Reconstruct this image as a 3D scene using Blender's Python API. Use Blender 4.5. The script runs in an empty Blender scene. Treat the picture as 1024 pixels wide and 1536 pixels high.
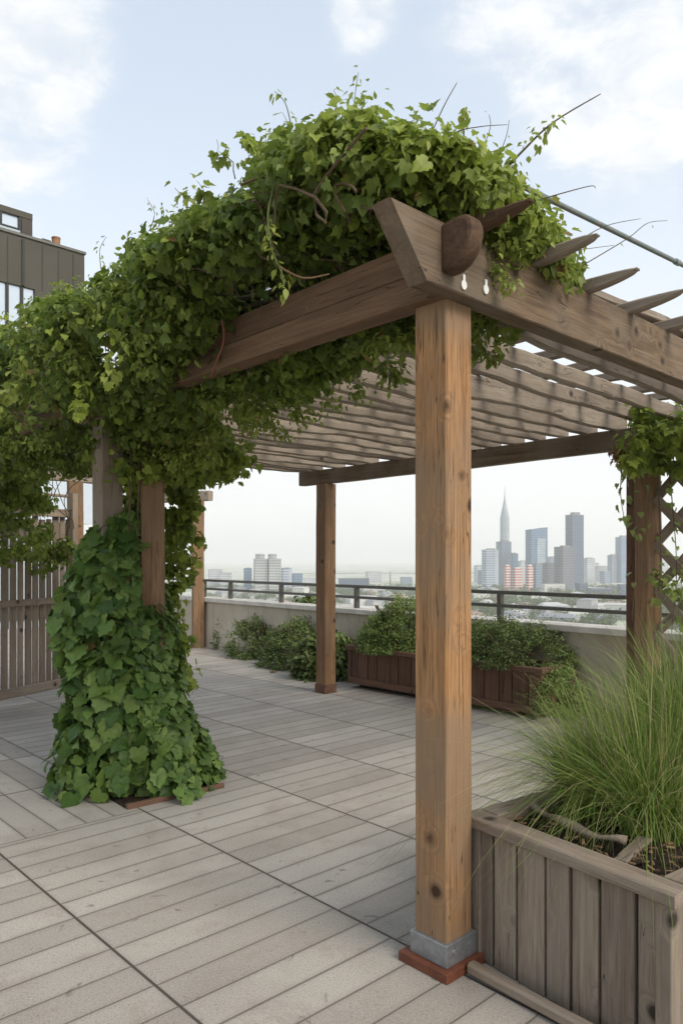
import bpy, math, random
import numpy as np
from mathutils import Vector, Matrix, noise as mnoise

random.seed(7)
rng = np.random.default_rng(7)
R = math.radians
scene = bpy.context.scene
COL = scene.collection

# ------------------------------------------------------------------ camera model and frames
F, CX, HY, EYE = 1110.0, 512.0, 840.0, 1.5
def P(px, py, Y):
    return Vector(((px-CX)/F*Y, Y, EYE-(py-HY)/F*Y))
def G(px, py, z=0.0):
    Y = (EYE-z)*F/(py-HY)
    return Vector(((px-CX)/F*Y, Y, z))
O = Vector((.376, 2.66, 0))
TH = R(42.9)
D1 = Vector((-math.sin(TH), math.cos(TH), 0))      # u axis: away to the left
D2 = Vector((math.cos(TH), math.sin(TH), 0))       # v axis: away to the right
def W(u, v, z=0.0):
    return O + D1*u + D2*v + Vector((0, 0, z))
def UVof(p):
    d = Vector((p[0]-O.x, p[1]-O.y, 0)); return d.dot(D1), d.dot(D2)

# ------------------------------------------------------------------ object helpers
def tag(o, label=None, cat=None, group=None, kind=None):
    if label: o['label'] = label
    if cat: o['category'] = cat
    if group: o['group'] = group
    if kind: o['kind'] = kind
    return o
def thing(name, loc, label, cat, group=None):
    o = bpy.data.objects.new(name, None); COL.objects.link(o)
    o.location = Vector(loc); o.empty_display_size = .1
    return tag(o, label, cat, group)
def origin_of(o):
    p = Vector((0, 0, 0))
    while o is not None:
        p += o.location; o = o.parent
    return p
class MB:
    """collects verts / faces (+material index) in local coordinates"""
    def __init__(s): s.v, s.f, s.mi = [], [], []
    def add(s, vs, fs, mi=0):
        n = len(s.v); s.v += [tuple(x) for x in vs]
        s.f += [tuple(i+n for i in f) for f in fs]; s.mi += [mi]*len(fs)
    def box(s, c, d, rz=0, mi=0, ax=None):
        hx, hy, hz = d[0]/2, d[1]/2, d[2]/2
        if ax is None: ex, ey = Vector((math.cos(rz), math.sin(rz), 0)), Vector((-math.sin(rz), math.cos(rz), 0))
        else: ex, ey = ax
        ez = Vector((0, 0, 1)); c = Vector(c)
        vs = [c+ex*(i*hx)+ey*(j*hy)+ez*(k*hz) for k in (-1, 1) for j in (-1, 1) for i in (-1, 1)]
        s.add(vs, [(0,2,3,1),(4,5,7,6),(0,1,5,4),(2,6,7,3),(0,4,6,2),(1,3,7,5)], mi)
    def tube(s, pts, rad, n=6, mi=0):
        pts = [Vector(p) for p in pts]
        rads = rad if isinstance(rad, (list, tuple)) else [rad]*len(pts)
        vs, fs = [], []
        for i, p in enumerate(pts):
            t = (pts[min(i+1, len(pts)-1)]-pts[max(i-1, 0)]).normalized()
            a = t.cross(Vector((0, 0, 1)))
            if a.length < .05: a = t.cross(Vector((1, 0, 0)))
            a.normalize(); b = t.cross(a)
            for k in range(n):
                an = 2*math.pi*k/n
                vs.append(p+a*(math.cos(an)*rads[i])+b*(math.sin(an)*rads[i]))
        for i in range(len(pts)-1):
            for k in range(n):
                fs.append((i*n+k, i*n+(k+1)%n, (i+1)*n+(k+1)%n, (i+1)*n+k))
        fs.append(tuple(range(n-1, -1, -1))); fs.append(tuple((len(pts)-1)*n+k for k in range(n)))
        s.add(vs, fs, mi)
    def lathe(s, prof, c=(0, 0, 0), n=20, mi=0):
        c = Vector(c); vs, fs = [], []
        for r, z in prof:
            for k in range(n):
                an = 2*math.pi*k/n; vs.append(c+Vector((r*math.cos(an), r*math.sin(an), z)))
        for i in range(len(prof)-1):
            for k in range(n):
                fs.append((i*n+k, i*n+(k+1)%n, (i+1)*n+(k+1)%n, (i+1)*n+k))
        fs.append(tuple(range(n-1, -1, -1))); fs.append(tuple((len(prof)-1)*n+k for k in range(n)))
        s.add(vs, fs, mi)
    def build(s, name, mats, parent=None, world=True, bevel=0, smooth=False, loc=None):
        me = bpy.data.meshes.new(name); 
        off = Vector((0, 0, 0))
        if world and parent is not None: off = origin_of(parent)
        if loc is not None: off = Vector(loc)
        me.from_pydata([tuple(Vector(v)-off) for v in s.v], [], s.f)
        if not isinstance(mats, (list, tuple)): mats = [mats]
        for m in mats: me.materials.append(m)
        me.polygons.foreach_set('material_index', s.mi)
        if smooth: me.polygons.foreach_set('use_smooth', [True]*len(me.polygons))
        me.update()
        o = bpy.data.objects.new(name, me); COL.objects.link(o)
        if parent is not None: o.parent = parent
        if loc is not None: o.location = off if parent is None else off-origin_of(parent)
        if bevel:
            b = o.modifiers.new('b', 'BEVEL'); b.width = bevel; b.segments = 2; b.limit_method = 'ANGLE'
        return o

def timber(name, p0, p1, w, h, mat, parent=None, side=None, ch=.008, warp=.004, ends=('sq', 'sq'), seg=.12, rough=0.0):
    """sawn timber from p0 to p1 (axis through the middle); w across, h along 'up'. local X is the grain."""
    p0, p1 = Vector(p0), Vector(p1); L = (p1-p0).length; ex = (p1-p0).normalized()
    if side is None:
        side = Vector((0, 0, 1)).cross(ex)
        if side.length < .1: side = Vector((1, 0, 0))
    ey = (Vector(side)-ex*Vector(side).dot(ex)).normalized(); ez = ex.cross(ey)
    n = max(2, int(L/seg)); xs = [L*i/n for i in range(n+1)]
    for e, at in ((ends[0], 0), (ends[1], L)):
        if e in ('round', 'point', 'mitre'):
            for q in (.02, .05, .09, .14, .2): xs.append(abs(at-q) if at else q)
    xs = sorted(set(round(x, 4) for x in xs if 0 <= x <= L))
    ws = random.uniform(0, 100)
    vs, fs = [], []
    for x in xs:
        oy = warp*2*(mnoise.noise((x*1.1, ws, 0)))+rough*mnoise.noise((x*6, ws, 5))
        oz = warp*2*(mnoise.noise((x*1.1, ws, 9)))+rough*mnoise.noise((x*6, ws, 15))
        sy, top, bot = 1.0, h/2, -h/2
        for e, dd in ((ends[0], max(0.0, x)), (ends[1], max(0.0, L-x))):
            if e == 'round' and dd < .14:
                k = math.sqrt(max(0.0, 1-(1-dd/.14)**2)); k = .22+.78*k
                sy *= k; top *= k; bot *= (.15+.85*k)
            if e == 'point' and dd < .2:
                k = dd/.2; q_ = 1-math.sqrt(max(0.0, 1-(1-k)**2)); bot = -h/2+h*(.30*(1-k)+.42*q_); sy *= .62+.38*k**.5; top -= h*.16*q_
        c = min(ch, w*.3, h*.3)*(.6+.8*abs(mnoise.noise((x*3, ws, 2))))
        hw = w/2*sy
        sec = [(-hw+c, bot), (hw-c, bot), (hw, bot+c), (hw, top-c), (hw-c, top), (-hw+c, top), (-hw, top-c), (-hw, bot+c)]
        for (y, z) in sec: vs.append((x, y+oy, z+oz))
    m = 8
    for i in range(len(xs)-1):
        for k in range(m): fs.append((i*m+k, i*m+(k+1)%m, (i+1)*m+(k+1)%m, (i+1)*m+k))
    fs.append(tuple(range(m-1, -1, -1))); fs.append(tuple((len(xs)-1)*m+k for k in range(m)))
    if ends[0] == 'mitre':       # slanted end: bottom pulled in
        vs = [((v[0]+(max(0, .2-v[0])/.2)*(h/2-v[2])/h*.18), v[1], v[2]) for v in vs]
    me = bpy.data.meshes.new(name); me.from_pydata(vs, [], fs); me.materials.append(mat); me.update()
    o = bpy.data.objects.new(name, me); COL.objects.link(o)
    M = Matrix.Identity(4)
    for i, c in enumerate((ex, ey, ez)):
        for r in range(3): M[r][i] = c[r]
    base = origin_of(parent) if parent is not None else Vector((0, 0, 0))
    for r in range(3): M[r][3] = p0[r]-base[r]
    if parent is not None: o.parent = parent
    o.matrix_basis = M
    return o

# ------------------------------------------------------------------ node helpers
class NT:
    def __init__(s, name):
        s.m = bpy.data.materials.new(name); s.m.use_nodes = True
        s.t = s.m.node_tree; s.t.nodes.clear()
        s.out = s.n('ShaderNodeOutputMaterial')
    def n(s, typ, **kw):
        x = s.t.nodes.new(typ)
        for k, v in kw.items(): setattr(x, k, v)
        return x
    def l(s, a, b): s.t.links.new(a, b)
    def val(s, x, sock):
        if isinstance(x, (int, float)): sock.default_value = x
        elif isinstance(x, (tuple, list)):
            sock.default_value = tuple(x) if len(sock.default_value) == len(x) else tuple(x)+(1,)
        else: s.l(x, sock)
    def math(s, op, a, b=0.0, c=None, clamp=False):
        x = s.n('ShaderNodeMath', operation=op, use_clamp=clamp)
        s.val(a, x.inputs[0]); s.val(b, x.inputs[1])
        if c is not None: s.val(c, x.inputs[2])
        return x.outputs[0]
    def vmath(s, op, a, b=(0, 0, 0)):
        x = s.n('ShaderNodeVectorMath', operation=op); s.val(a, x.inputs[0]); s.val(b, x.inputs[1]); return x.outputs[0]
    def noise(s, vec, scale, detail=4, rough=.55, dist=0.0, out='Fac'):
        x = s.n('ShaderNodeTexNoise'); x.inputs['Scale'].default_value = scale; x.inputs['Detail'].default_value = detail
        x.inputs['Roughness'].default_value = rough; x.inputs['Distortion'].default_value = dist
        if vec is not None: s.l(vec, x.inputs['Vector'])
        return x.outputs[out]
    def ramp(s, fac, stops, interp='LINEAR'):
        x = s.n('ShaderNodeValToRGB'); s.val(fac, x.inputs[0]); x.color_ramp.interpolation = interp
        e = x.color_ramp.elements
        while len(e) < len(stops): e.new(.5)
        for i, (p, c) in enumerate(stops):
            e[i].position = p; e[i].color = (c, c, c, 1) if isinstance(c, (int, float)) else tuple(c)+(1,)
        return x.outputs[0]
    def mix(s, fac, a, b, blend='MIX'):
        x = s.n('ShaderNodeMix', data_type='RGBA', blend_type=blend)
        s.val(fac, x.inputs[0]); s.val(a, x.inputs[6]); s.val(b, x.inputs[7]); return x.outputs[2]
    def sstep(s, v, a, b):
        x = s.n('ShaderNodeMapRange', interpolation_type='SMOOTHSTEP'); s.val(v, x.inputs[0])
        x.inputs[1].default_value = a; x.inputs[2].default_value = b; return x.outputs[0]
    def bump(s, h, strength=.3, dist=.01):
        x = s.n('ShaderNodeBump'); x.inputs['Strength'].default_value = strength; x.inputs['Distance'].default_value = dist
        s.l(h, x.inputs['Height']); return x.outputs[0]
    def pbsdf(s, col, rough=.6, spec=.3, metal=0.0, normal=None):
        x = s.n('ShaderNodeBsdfPrincipled'); s.val(col, x.inputs['Base Color']); s.val(rough, x.inputs['Roughness'])
        x.inputs['Specular IOR Level'].default_value = spec; x.inputs['Metallic'].default_value = metal
        if normal is not None: s.l(normal, x.inputs['Normal'])
        return x
    def done(s, shader): s.l(shader, s.out.inputs['Surface']); return s.m

def wood(name, ca, cb, dark, grey=None, greyamt=0.0, knots=.5, grain=1.0, knotscale=5.6):
    t = NT(name)
    tc = t.n('ShaderNodeTexCoord'); oi = t.n('ShaderNodeObjectInfo')
    off = t.vmath('SCALE', (31.0, 17.0, 23.0)); t.t.nodes[-1].inputs['Scale'].default_value = 1
    sc = t.t.nodes[-1]; t.l(oi.outputs['Random'], sc.inputs['Scale'])
    p = t.vmath('ADD', tc.outputs['Object'], off)
    vo = t.n('ShaderNodeTexVoronoi'); vo.inputs['Scale'].default_value = knotscale; t.l(p, vo.inputs['Vector'])
    jit = t.noise(p, 30, 2)
    d = t.math('ADD', vo.outputs['Distance'], t.math('MULTIPLY', t.math('SUBTRACT', jit, .5), .07))
    sel = t.math('GREATER_THAN', t.n('ShaderNodeSeparateColor').outputs[0], 1-knots)
    t.l(vo.outputs['Color'], t.t.nodes[-2].inputs[0])
    near = t.math('MULTIPLY', t.math('SUBTRACT', 1, t.sstep(d, .07, .40)), sel)
    knot = t.math('MULTIPLY', t.math('SUBTRACT', 1, t.sstep(d, .085, .155)), sel)
    ring = t.math('MULTIPLY', t.math('SUBTRACT', 1, t.sstep(d, .14, .21)), sel)
    # grain
    mp = t.n('ShaderNodeMapping'); mp.inputs['Scale'].default_value = (.55, 9, 9); t.l(p, mp.inputs['Vector'])
    warp = t.vmath('SCALE', (0, 1.2, 1.2)); t.l(near, t.t.nodes[-1].inputs['Scale'])
    gp = t.vmath('ADD', mp.outputs[0], warp)
    g1 = t.noise(gp, 2.2, 6, .62, .6)
    g2 = t.noise(gp, 11, 3, .6, .3)
    mp2 = t.n('ShaderNodeMapping'); mp2.inputs['Scale'].default_value = (.6, 44, 44); t.l(p, mp2.inputs['Vector'])
    fine = t.noise(mp2.outputs[0], 4, 4, .7)
    g = t.math('ADD', t.math('MULTIPLY', g1, .6), t.math('MULTIPLY', g2, .4))
    c = t.mix(t.sstep(g, .36, .64), ca, cb)
    c = t.mix(t.math('MULTIPLY', t.sstep(fine, .52, .75), .45*grain), c, dark)
    if grey:
        patch = t.noise(p, 2.3, 4, .6)
        c = t.mix(t.math('MULTIPLY', t.sstep(patch, .35, .65), greyamt), c, grey)
    big = t.noise(p, 1.1, 3, .5)
    c = t.mix(t.math('MULTIPLY', t.sstep(big, .45, .75), .35), c, dark)
    c = t.mix(t.math('MULTIPLY', ring, .5), c, dark)
    c = t.mix(t.math('MULTIPLY', knot, .85), c, tuple(x*.25 for x in dark))
    # cracks along the grain
    mp3 = t.n('ShaderNodeMapping'); mp3.inputs['Scale'].default_value = (.35, 7, 7); t.l(p, mp3.inputs['Vector'])
    ck = t.noise(mp3.outputs[0], 3.1, 2, .5, .4)
    crack = t.math('SUBTRACT', 1, t.sstep(t.math('ABSOLUTE', t.math('SUBTRACT', ck, .5)), .0, .008))
    cm = t.math('MULTIPLY', crack, t.sstep(t.noise(p, 3, 1), .5, .6))
    c = t.mix(t.math('MULTIPLY', cm, .8), c, tuple(x*.2 for x in dark))
    hgt = t.math('SUBTRACT', t.math('ADD', t.math('MULTIPLY', g, .5), t.math('MULTIPLY', fine, .6)), t.math('MULTIPLY', cm, 1.2))
    rg = t.math('ADD', .62, t.math('MULTIPLY', fine, .25))
    b = t.pbsdf(c, rg, .25, 0, t.bump(hgt, .45, .006))
    return t.done(b.outputs[0])

def leafmat(name, ca, cb, young=None, youngamt=.0, veins=False, trans=.35, dry=0.0):
    t = NT(name)
    at = t.n('ShaderNodeAttribute', attribute_name='leaf_rnd'); r = at.outputs['Fac']
    c = t.mix(t.sstep(r, .05, .95), ca, cb)
    if young:
        y = t.n('ShaderNodeAttribute', attribute_name='leaf_young_lit').outputs['Fac']
        c = t.mix(t.math('MULTIPLY', y, youngamt), c, young)  # lime tone for young leaves and for painted sunlight on the vine top
    if dry:
        c = t.mix(t.math('GREATER_THAN', r, 1-dry), c, (.22, .12, .05))
    if veins:
        uv = t.n('ShaderNodeUVMap', uv_map='leaf'); sp = t.n('ShaderNodeSeparateXYZ'); t.l(uv.outputs[0], sp.inputs[0])
        x = t.math('ABSOLUTE', sp.outputs[0]); y = t.math('SUBTRACT', sp.outputs[1], .12)
        v = None
        for an in (0, 38, 80, 118):
            a = R(an)   # direction of the vein from the leaf base
            dist = t.math('ABSOLUTE', t.math('SUBTRACT', t.math('MULTIPLY', x, math.cos(a)), t.math('MULTIPLY', y, math.sin(a))))
            fwd = t.math('GREATER_THAN', t.math('ADD', t.math('MULTIPLY', x, math.sin(a)), t.math('MULTIPLY', y, math.cos(a))), 0)
            k = t.math('MULTIPLY', t.math('SUBTRACT', 1, t.sstep(dist, .004, .02)), fwd)
            v = k if v is None else t.math('MAXIMUM', v, k)
        c = t.mix(t.math('MULTIPLY', v, .35), c, (.16, .22, .08))
    geo = t.n('ShaderNodeNewGeometry')
    blot = t.noise(geo.outputs['Position'], 40, 2)
    c = t.mix(t.math('MULTIPLY', t.sstep(blot, .4, .7), .25), c, tuple(x*.6 for x in ca))
    b = t.pbsdf(c, .48, .28)
    tr = t.n('ShaderNodeBsdfTranslucent'); t.l(t.mix(.5, c, tuple(min(1, x*1.7) for x in cb)), tr.inputs[0])
    mx = t.n('ShaderNodeMixShader'); mx.inputs[0].default_value = trans
    t.l(b.outputs[0], mx.inputs[1]); t.l(tr.outputs[0], mx.inputs[2])
    return t.done(mx.outputs[0])

def plain(name, col, rough=.6, spec=.3, metal=0.0, var=.25, scale=8, bump=.15, col2=None):
    t = NT(name); tc = t.n('ShaderNodeTexCoord')
    n1 = t.noise(tc.outputs['Object'], scale, 5, .6); n2 = t.noise(tc.outputs['Object'], scale*7, 3, .6)
    c2 = col2 or tuple(x*(1-var) for x in col)
    c = t.mix(t.sstep(n1, .35, .65), col, c2)
    c = t.mix(t.math('MULTIPLY', t.sstep(n2, .5, .7), .3), c, tuple(x*.7 for x in col))
    b = t.pbsdf(c, rough, spec, metal, t.bump(n2, bump, .004)); return t.done(b.outputs[0])

M = {}
M['post'] = wood('warm_post_wood', (.24, .122, .050), (.42, .228, .098), (.10, .048, .022), (.22, .15, .095), .8, 1.0, 8.6)
M['post2'] = wood('brown_post_wood', (.19, .108, .056), (.30, .175, .09), (.09, .048, .026), (.18, .13, .09), .5, .7, 6.0)
M['darkbeam'] = wood('dark_brown_beam_wood', (.11, .063, .036), (.175, .105, .062), (.045, .027, .018), None, 0, .4, 1.4)
M['beam'] = wood('brown_beam_wood', (.095, .060, .034), (.20, .136, .082), (.04, .025, .016), (.18, .145, .11), .6, .6, 1.9, 6.4)
M['snout'] = wood('dark_end_wood', (.06, .034, .020), (.115, .066, .038), (.025, .014, .01), None, 0, .3)
M['grey'] = wood('weathered_grey_wood', (.165, .124, .093), (.285, .228, .175), (.055, .04, .028), (.25, .215, .17), .5, .6, 1.6)
M['roof'] = wood('silvered_roof_wood', (.21, .17, .132), (.33, .275, .215), (.10, .075, .055), (.2, .16, .125), .5, .45, 1.3)
M['red'] = wood('red_brown_wood', (.105, .056, .036), (.165, .092, .06), (.04, .022, .016), None, 0, .35)
M['redplate'] = plain('red_oxide_wood', (.17, .058, .032), .6, .3, 0, .35, 14)
M['fence'] = wood('aged_fence_wood', (.19, .14, .10), (.29, .225, .165), (.08, .055, .04), (.27, .24, .2), .45, .35)
M['steel'] = plain('galvanised_steel', (.32, .33, .34), .45, .5, .6, .25, 30, .05)
M['white_steel'] = plain('white_enamel', (.68, .68, .65), .35, .5, 0, .1, 40, .02)
M['rail'] = plain('dark_bronze_rail', (.12, .115, .10), .5, .4, .2, .25, 20, .04)
M['pipe'] = plain('patinated_pipe', (.14, .19, .19), .4, .5, .4, .4, 16, .05, (.22, .2, .18))
M['soil'] = plain('dark_soil', (.045, .032, .024), .95, .1, 0, .5, 25, 1.0)
M['bark'] = wood('bark_chip', (.16, .09, .05), (.3, .19, .11), (.06, .035, .02), None, 0, .0)
M['stem'] = plain('vine_stem', (.12, .085, .05), .8, .2, 0, .35, 30, .3)
M['greenstem'] = plain('green_stem', (.12, .14, .05), .7, .2, 0, .35, 30, .2)
M['leaf'] = leafmat('vine_leaf', (.055, .092, .017), (.172, .232, .042), (.38, .44, .07), .95, trans=.42)
M['bigleaf'] = leafmat('large_vine_leaf', (.038, .085, .016), (.125, .205, .045), (.22, .30, .06), .5, veins=True, trans=.25, dry=.012)
M['smallleaf'] = leafmat('fine_leaf', (.085, .125, .024), (.205, .265, .052), (.36, .40, .085), .85, dry=.03, trans=.42)
M['shrubleaf'] = leafmat('dark_shrub_leaf', (.065, .10, .03), (.14, .185, .055), (.2, .26, .06), .7, trans=.2)
M['herbleaf'] = leafmat('bright_herb_leaf', (.11, .16, .045), (.21, .28, .08), (.34, .40, .11), .7)
M['dryleaf'] = leafmat('dry_leaf', (.16, .09, .04), (.26, .15, .06), None, 0, trans=.2)

def grassmat():
    t = NT('ornamental_grass')
    r = t.n('ShaderNodeAttribute', attribute_name='leaf_rnd').outputs['Fac']
    c = t.ramp(r, [(0, (.075, .13, .025)), (.42, (.15, .25, .04)), (.7, (.27, .34, .075)), (.86, (.42, .38, .17)), (1, (.46, .39, .22))])
    b = t.pbsdf(c, .5, .3); tr = t.n('ShaderNodeBsdfTranslucent'); t.l(c, tr.inputs[0])
    mx = t.n('ShaderNodeMixShader'); mx.inputs[0].default_value = .3
    t.l(b.outputs[0], mx.inputs[1]); t.l(tr.outputs[0], mx.inputs[2]); return t.done(mx.outputs[0])
M['grass'] = grassmat()

def concretemat():
    t = NT('parapet_concrete'); tc = t.n('ShaderNodeTexCoord'); p = tc.outputs['Object']
    n1 = t.noise(p, 1.3, 6, .6); n2 = t.noise(p, 60, 3, .6)
    mp = t.n('ShaderNodeMapping'); mp.inputs['Scale'].default_value = (5, 5, .35); t.l(p, mp.inputs[0])
    st = t.noise(mp.outputs[0], 2, 5, .65)
    c = t.mix(t.sstep(n1, .35, .65), (.40, .345, .27), (.49, .435, .35))
    c = t.mix(t.math('MULTIPLY', t.sstep(st, .52, .72), .45), c, (.2, .175, .14))
    c = t.mix(t.math('MULTIPLY', t.sstep(n2, .5, .7), .15), c, (.25, .23, .2))
    return t.done(t.pbsdf(c, .85, .2, 0, t.bump(n2, .3, .004)).outputs[0])
M['concrete'] = concretemat()
M['coping'] = plain('pale_coping', (.62, .58, .52), .75, .25, 0, .2, 3, .15)

def floormat():
    t = NT('terrace_boards')
    geo = t.n('ShaderNodeNewGeometry'); pos = geo.outputs['Position']
    d = t.vmath('SUBTRACT', pos, tuple(O))
    def dot(ax):
        x = t.n('ShaderNodeVectorMath', operation='DOT_PRODUCT'); t.l(d, x.inputs[0]); x.inputs[1].default_value = tuple(ax); return x.outputs['Value']
    u0, v0 = dot(D1), dot(D2)
    wob = t.noise(pos, .9, 2)
    u = t.math('ADD', u0, t.math('MULTIPLY', t.math('SUBTRACT', wob, .5), .012)); v = v0
    swap = t.math('MULTIPLY', t.math('GREATER_THAN', u, 2.38), t.math('LESS_THAN', v, .06))
    PV, PU = .85, .168
    # normal panels : boards along v, stacked in u
    a = t.math('DIVIDE', t.math('SUBTRACT', v, .06), PV); ai = t.math('FLOOR', a); af = t.math('FRACT', a)
    wn = t.n('ShaderNodeTexWhiteNoise', noise_dimensions='1D'); t.l(ai, wn.inputs['W'])
    b = t.math('ADD', t.math('DIVIDE', u, PU), t.math('MULTIPLY', wn.outputs['Value'], .35)); bi = t.math('FLOOR', b); bf = t.math('FRACT', b)
    # turned panel : boards along u, side by side in v
    a2 = t.math('DIVIDE', t.math('SUBTRACT', u, 2.38), PV); a2i = t.math('FLOOR', a2); a2f = t.math('FRACT', a2)
    b2 = t.math('DIVIDE', t.math('SUBTRACT', v, .06), PU); b2i = t.math('FLOOR', b2); b2f = t.math('FRACT', b2)
    def sel(x, y):
        m = t.n('ShaderNodeMix', data_type='FLOAT'); t.l(swap, m.inputs[0]); t.l(x, m.inputs[2]); t.l(y, m.inputs[3]); return m.outputs[0]
    ai, af, bi, bf = sel(ai, a2i), sel(af, a2f), sel(bi, b2i), sel(bf, b2f)
    ea = t.math('MULTIPLY', t.math('MINIMUM', af, t.math('SUBTRACT', 1, af)), PV)
    eb = t.math('MULTIPLY', t.math('MINIMUM', bf, t.math('SUBTRACT', 1, bf)), PU)
    cx = t.n('ShaderNodeCombineXYZ'); t.l(ai, cx.inputs[0]); t.l(bi, cx.inputs[1]); t.l(swap, cx.inputs[2])
    rn = t.n('ShaderNodeTexWhiteNoise', noise_dimensions='3D'); t.l(cx.outputs[0], rn.inputs['Vector']); rv = rn.outputs['Value']
    # joint widths vary from board to board
    jw = t.math('ADD', .0016, t.math('MULTIPLY', rv, .0022))
    def joint(e, w0):
        k = t.n('ShaderNodeMapRange', interpolation_type='SMOOTHSTEP'); t.l(e, k.inputs[0])
        t.val(w0, k.inputs[1]); t.val(t.math('ADD', w0, .003), k.inputs[2]) ; return t.math('SUBTRACT', 1, k.outputs[0])
    ja, jb = joint(ea, .0042), joint(eb, jw)
    j = t.math('MAXIMUM', ja, t.math('MULTIPLY', jb, .6))
    soft = t.math('SUBTRACT', 1, t.sstep(t.math('MINIMUM', ea, eb), .0, .03))
    gr = t.noise(pos, 210, 3, .8); gr2 = t.noise(pos, 110, 4, .75); blot = t.noise(pos, 1.6, 6, .62, .4); blot2 = t.noise(pos, 5.5, 5, .65)
    c = t.ramp(rv, [(0, (.282, .25, .21)), (.5, (.338, .304, .258)), (1, (.392, .355, .305))])
    c = t.mix(t.math('MULTIPLY', t.sstep(blot, .42, .7), .5), c, (.21, .18, .147))
    c = t.mix(t.math('MULTIPLY', t.sstep(blot2, .52, .75), .5), c, (.225, .18, .14))
    c = t.mix(t.math('MULTIPLY', t.sstep(gr, .50, .66), .6), c, (.60, .575, .54))
    c = t.mix(t.math('MULTIPLY', t.sstep(gr2, .50, .68), .55), c, (.10, .088, .075))
    c = t.mix(t.math('MULTIPLY', soft, .3), c, (.2, .17, .14))
    stain = t.sstep(t.noise(pos, 9, 3, .5, 1.5), .66, .74)
    c = t.mix(t.math('MULTIPLY', stain, .55), c, (.09, .08, .07))
    c = t.mix(t.math('MULTIPLY', j, .92), c, (.05, .041, .033))
    hgt = t.math('SUBTRACT', t.math('ADD', t.math('MULTIPLY', gr, .12), t.math('MULTIPLY', rv, .25)), t.math('MULTIPLY', j, 1.5))
    rough = t.math('ADD', .6, t.math('MULTIPLY', blot2, .3))
    return t.done(t.pbsdf(c, rough, .3, 0, t.bump(hgt, .6, .004)).outputs[0])
M['floor'] = floormat()

# ------------------------------------------------------------------ leaf builder
def tmpl_lobed():
    half = [(.16, -.10), (.36, -.06), (.52, .16), (.40, .30), (.50, .58), (.27, .56), (.16, .78)]
    out = [(0, .02)]+half+[(0, 1.0)]+[(-x, y) for x, y in half[::-1]]
    v = [(0, .34, -.03)]+[(x, y, .30*abs(x)-.22*(y-.3)**2) for x, y in out]
    n = len(out); f = [(0, 1+i, 1+(i+1) % n) for i in range(n)]
    return np.array(v), f
def tmpl_oval():
    out = [(0, 0), (.22, .22), (.26, .5), (0, 1.0), (-.26, .5), (-.22, .22)]
    v = [(x, y, .35*abs(x)-.15*(y-.3)**2) for x, y in out]
    return np.array(v), [(0, 1, 2, 3), (0, 3, 4, 5)]
def tmpl_grape():
    half = [(.15, -.13), (.37, -.10), (.53, .10), (.47, .24), (.57, .44), (.38, .56), (.36, .74), (.17, .80)]
    out = [(0, .03)]+half+[(0, 1.0)]+[(-x, y) for x, y in half[::-1]]
    v = [(0, .36, -.02)]+[(x, y, .16*abs(x)-.25*(y-.3)**2-.12*x*x+.03*math.sin(x*17+y*11)) for x, y in out]
    n = len(out); return np.array(v), [(0, 1+i, 1+(i+1) % n) for i in range(n)]
LOBED, OVAL, GRAPE = tmpl_lobed(), tmpl_oval(), tmpl_grape()

def nz(a): return a/np.maximum(np.linalg.norm(a, axis=1, keepdims=True), 1e-9)
def leaves(name, pos, nrm, tip, size, mat, parent, tmpl=LOBED, young=None, world=True):
    pos = np.asarray(pos, float); N = len(pos)
    base = np.array(origin_of(parent)) if (parent is not None and world) else np.zeros(3)
    z = nz(np.asarray(nrm, float)); y = np.asarray(tip, float); y = nz(y-z*np.sum(y*z, 1, keepdims=True)); x = np.cross(y, z)
    tv, tf = tmpl; k = len(tv)
    s = np.asarray(size, float)[:, None, None]
    wv = rng.uniform(.8, 1.15, N)[:, None, None]; cup = rng.uniform(.3, 1.7, N)[:, None, None]
    T = tv[None, :, :]
    V = pos[:, None, :]+s*(T[..., 0:1]*wv*x[:, None, :]+(T[..., 1:2]-.0)*y[:, None, :]+T[..., 2:3]*cup*z[:, None, :])
    V = (V-base).reshape(-1, 3)
    lens = np.array([len(f) for f in tf]); flat = np.concatenate([np.array(f) for f in tf])
    idx = (flat[None, :]+(np.arange(N)*k)[:, None]).reshape(-1)
    tot = np.tile(lens, N); start = np.concatenate([[0], np.cumsum(tot)[:-1]])
    me = bpy.data.meshes.new(name); me.vertices.add(N*k); me.vertices.foreach_set('co', V.ravel().astype(np.float32))
    me.loops.add(len(idx)); me.loops.foreach_set('vertex_index', idx.astype(np.int32))
    me.polygons.add(len(tot)); me.polygons.foreach_set('loop_start', start.astype(np.int32))
    me.polygons.foreach_set('use_smooth', np.ones(len(tot), bool))
    rnd = rng.uniform(0, 1, N); yg = np.zeros(N) if young is None else np.asarray(young, float)
    for nm, arr in (('leaf_rnd', rnd), ('leaf_young_lit', yg)):
        a = me.attributes.new(nm, 'FLOAT', 'POINT'); a.data.foreach_set('value', np.repeat(arr, k).astype(np.float32))
    uv = me.uv_layers.new(name='leaf'); uvv = np.tile(tv[:, :2], (N, 1))[idx]
    uv.data.foreach_set('uv', uvv.ravel().astype(np.float32))
    me.materials.append(mat); me.update(calc_edges=True); me.validate()
    o = bpy.data.objects.new(name, me); COL.objects.link(o)
    if parent is not None: o.parent = parent
    return o
def rdir(n): return nz(rng.normal(size=(n, 3)))
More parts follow.
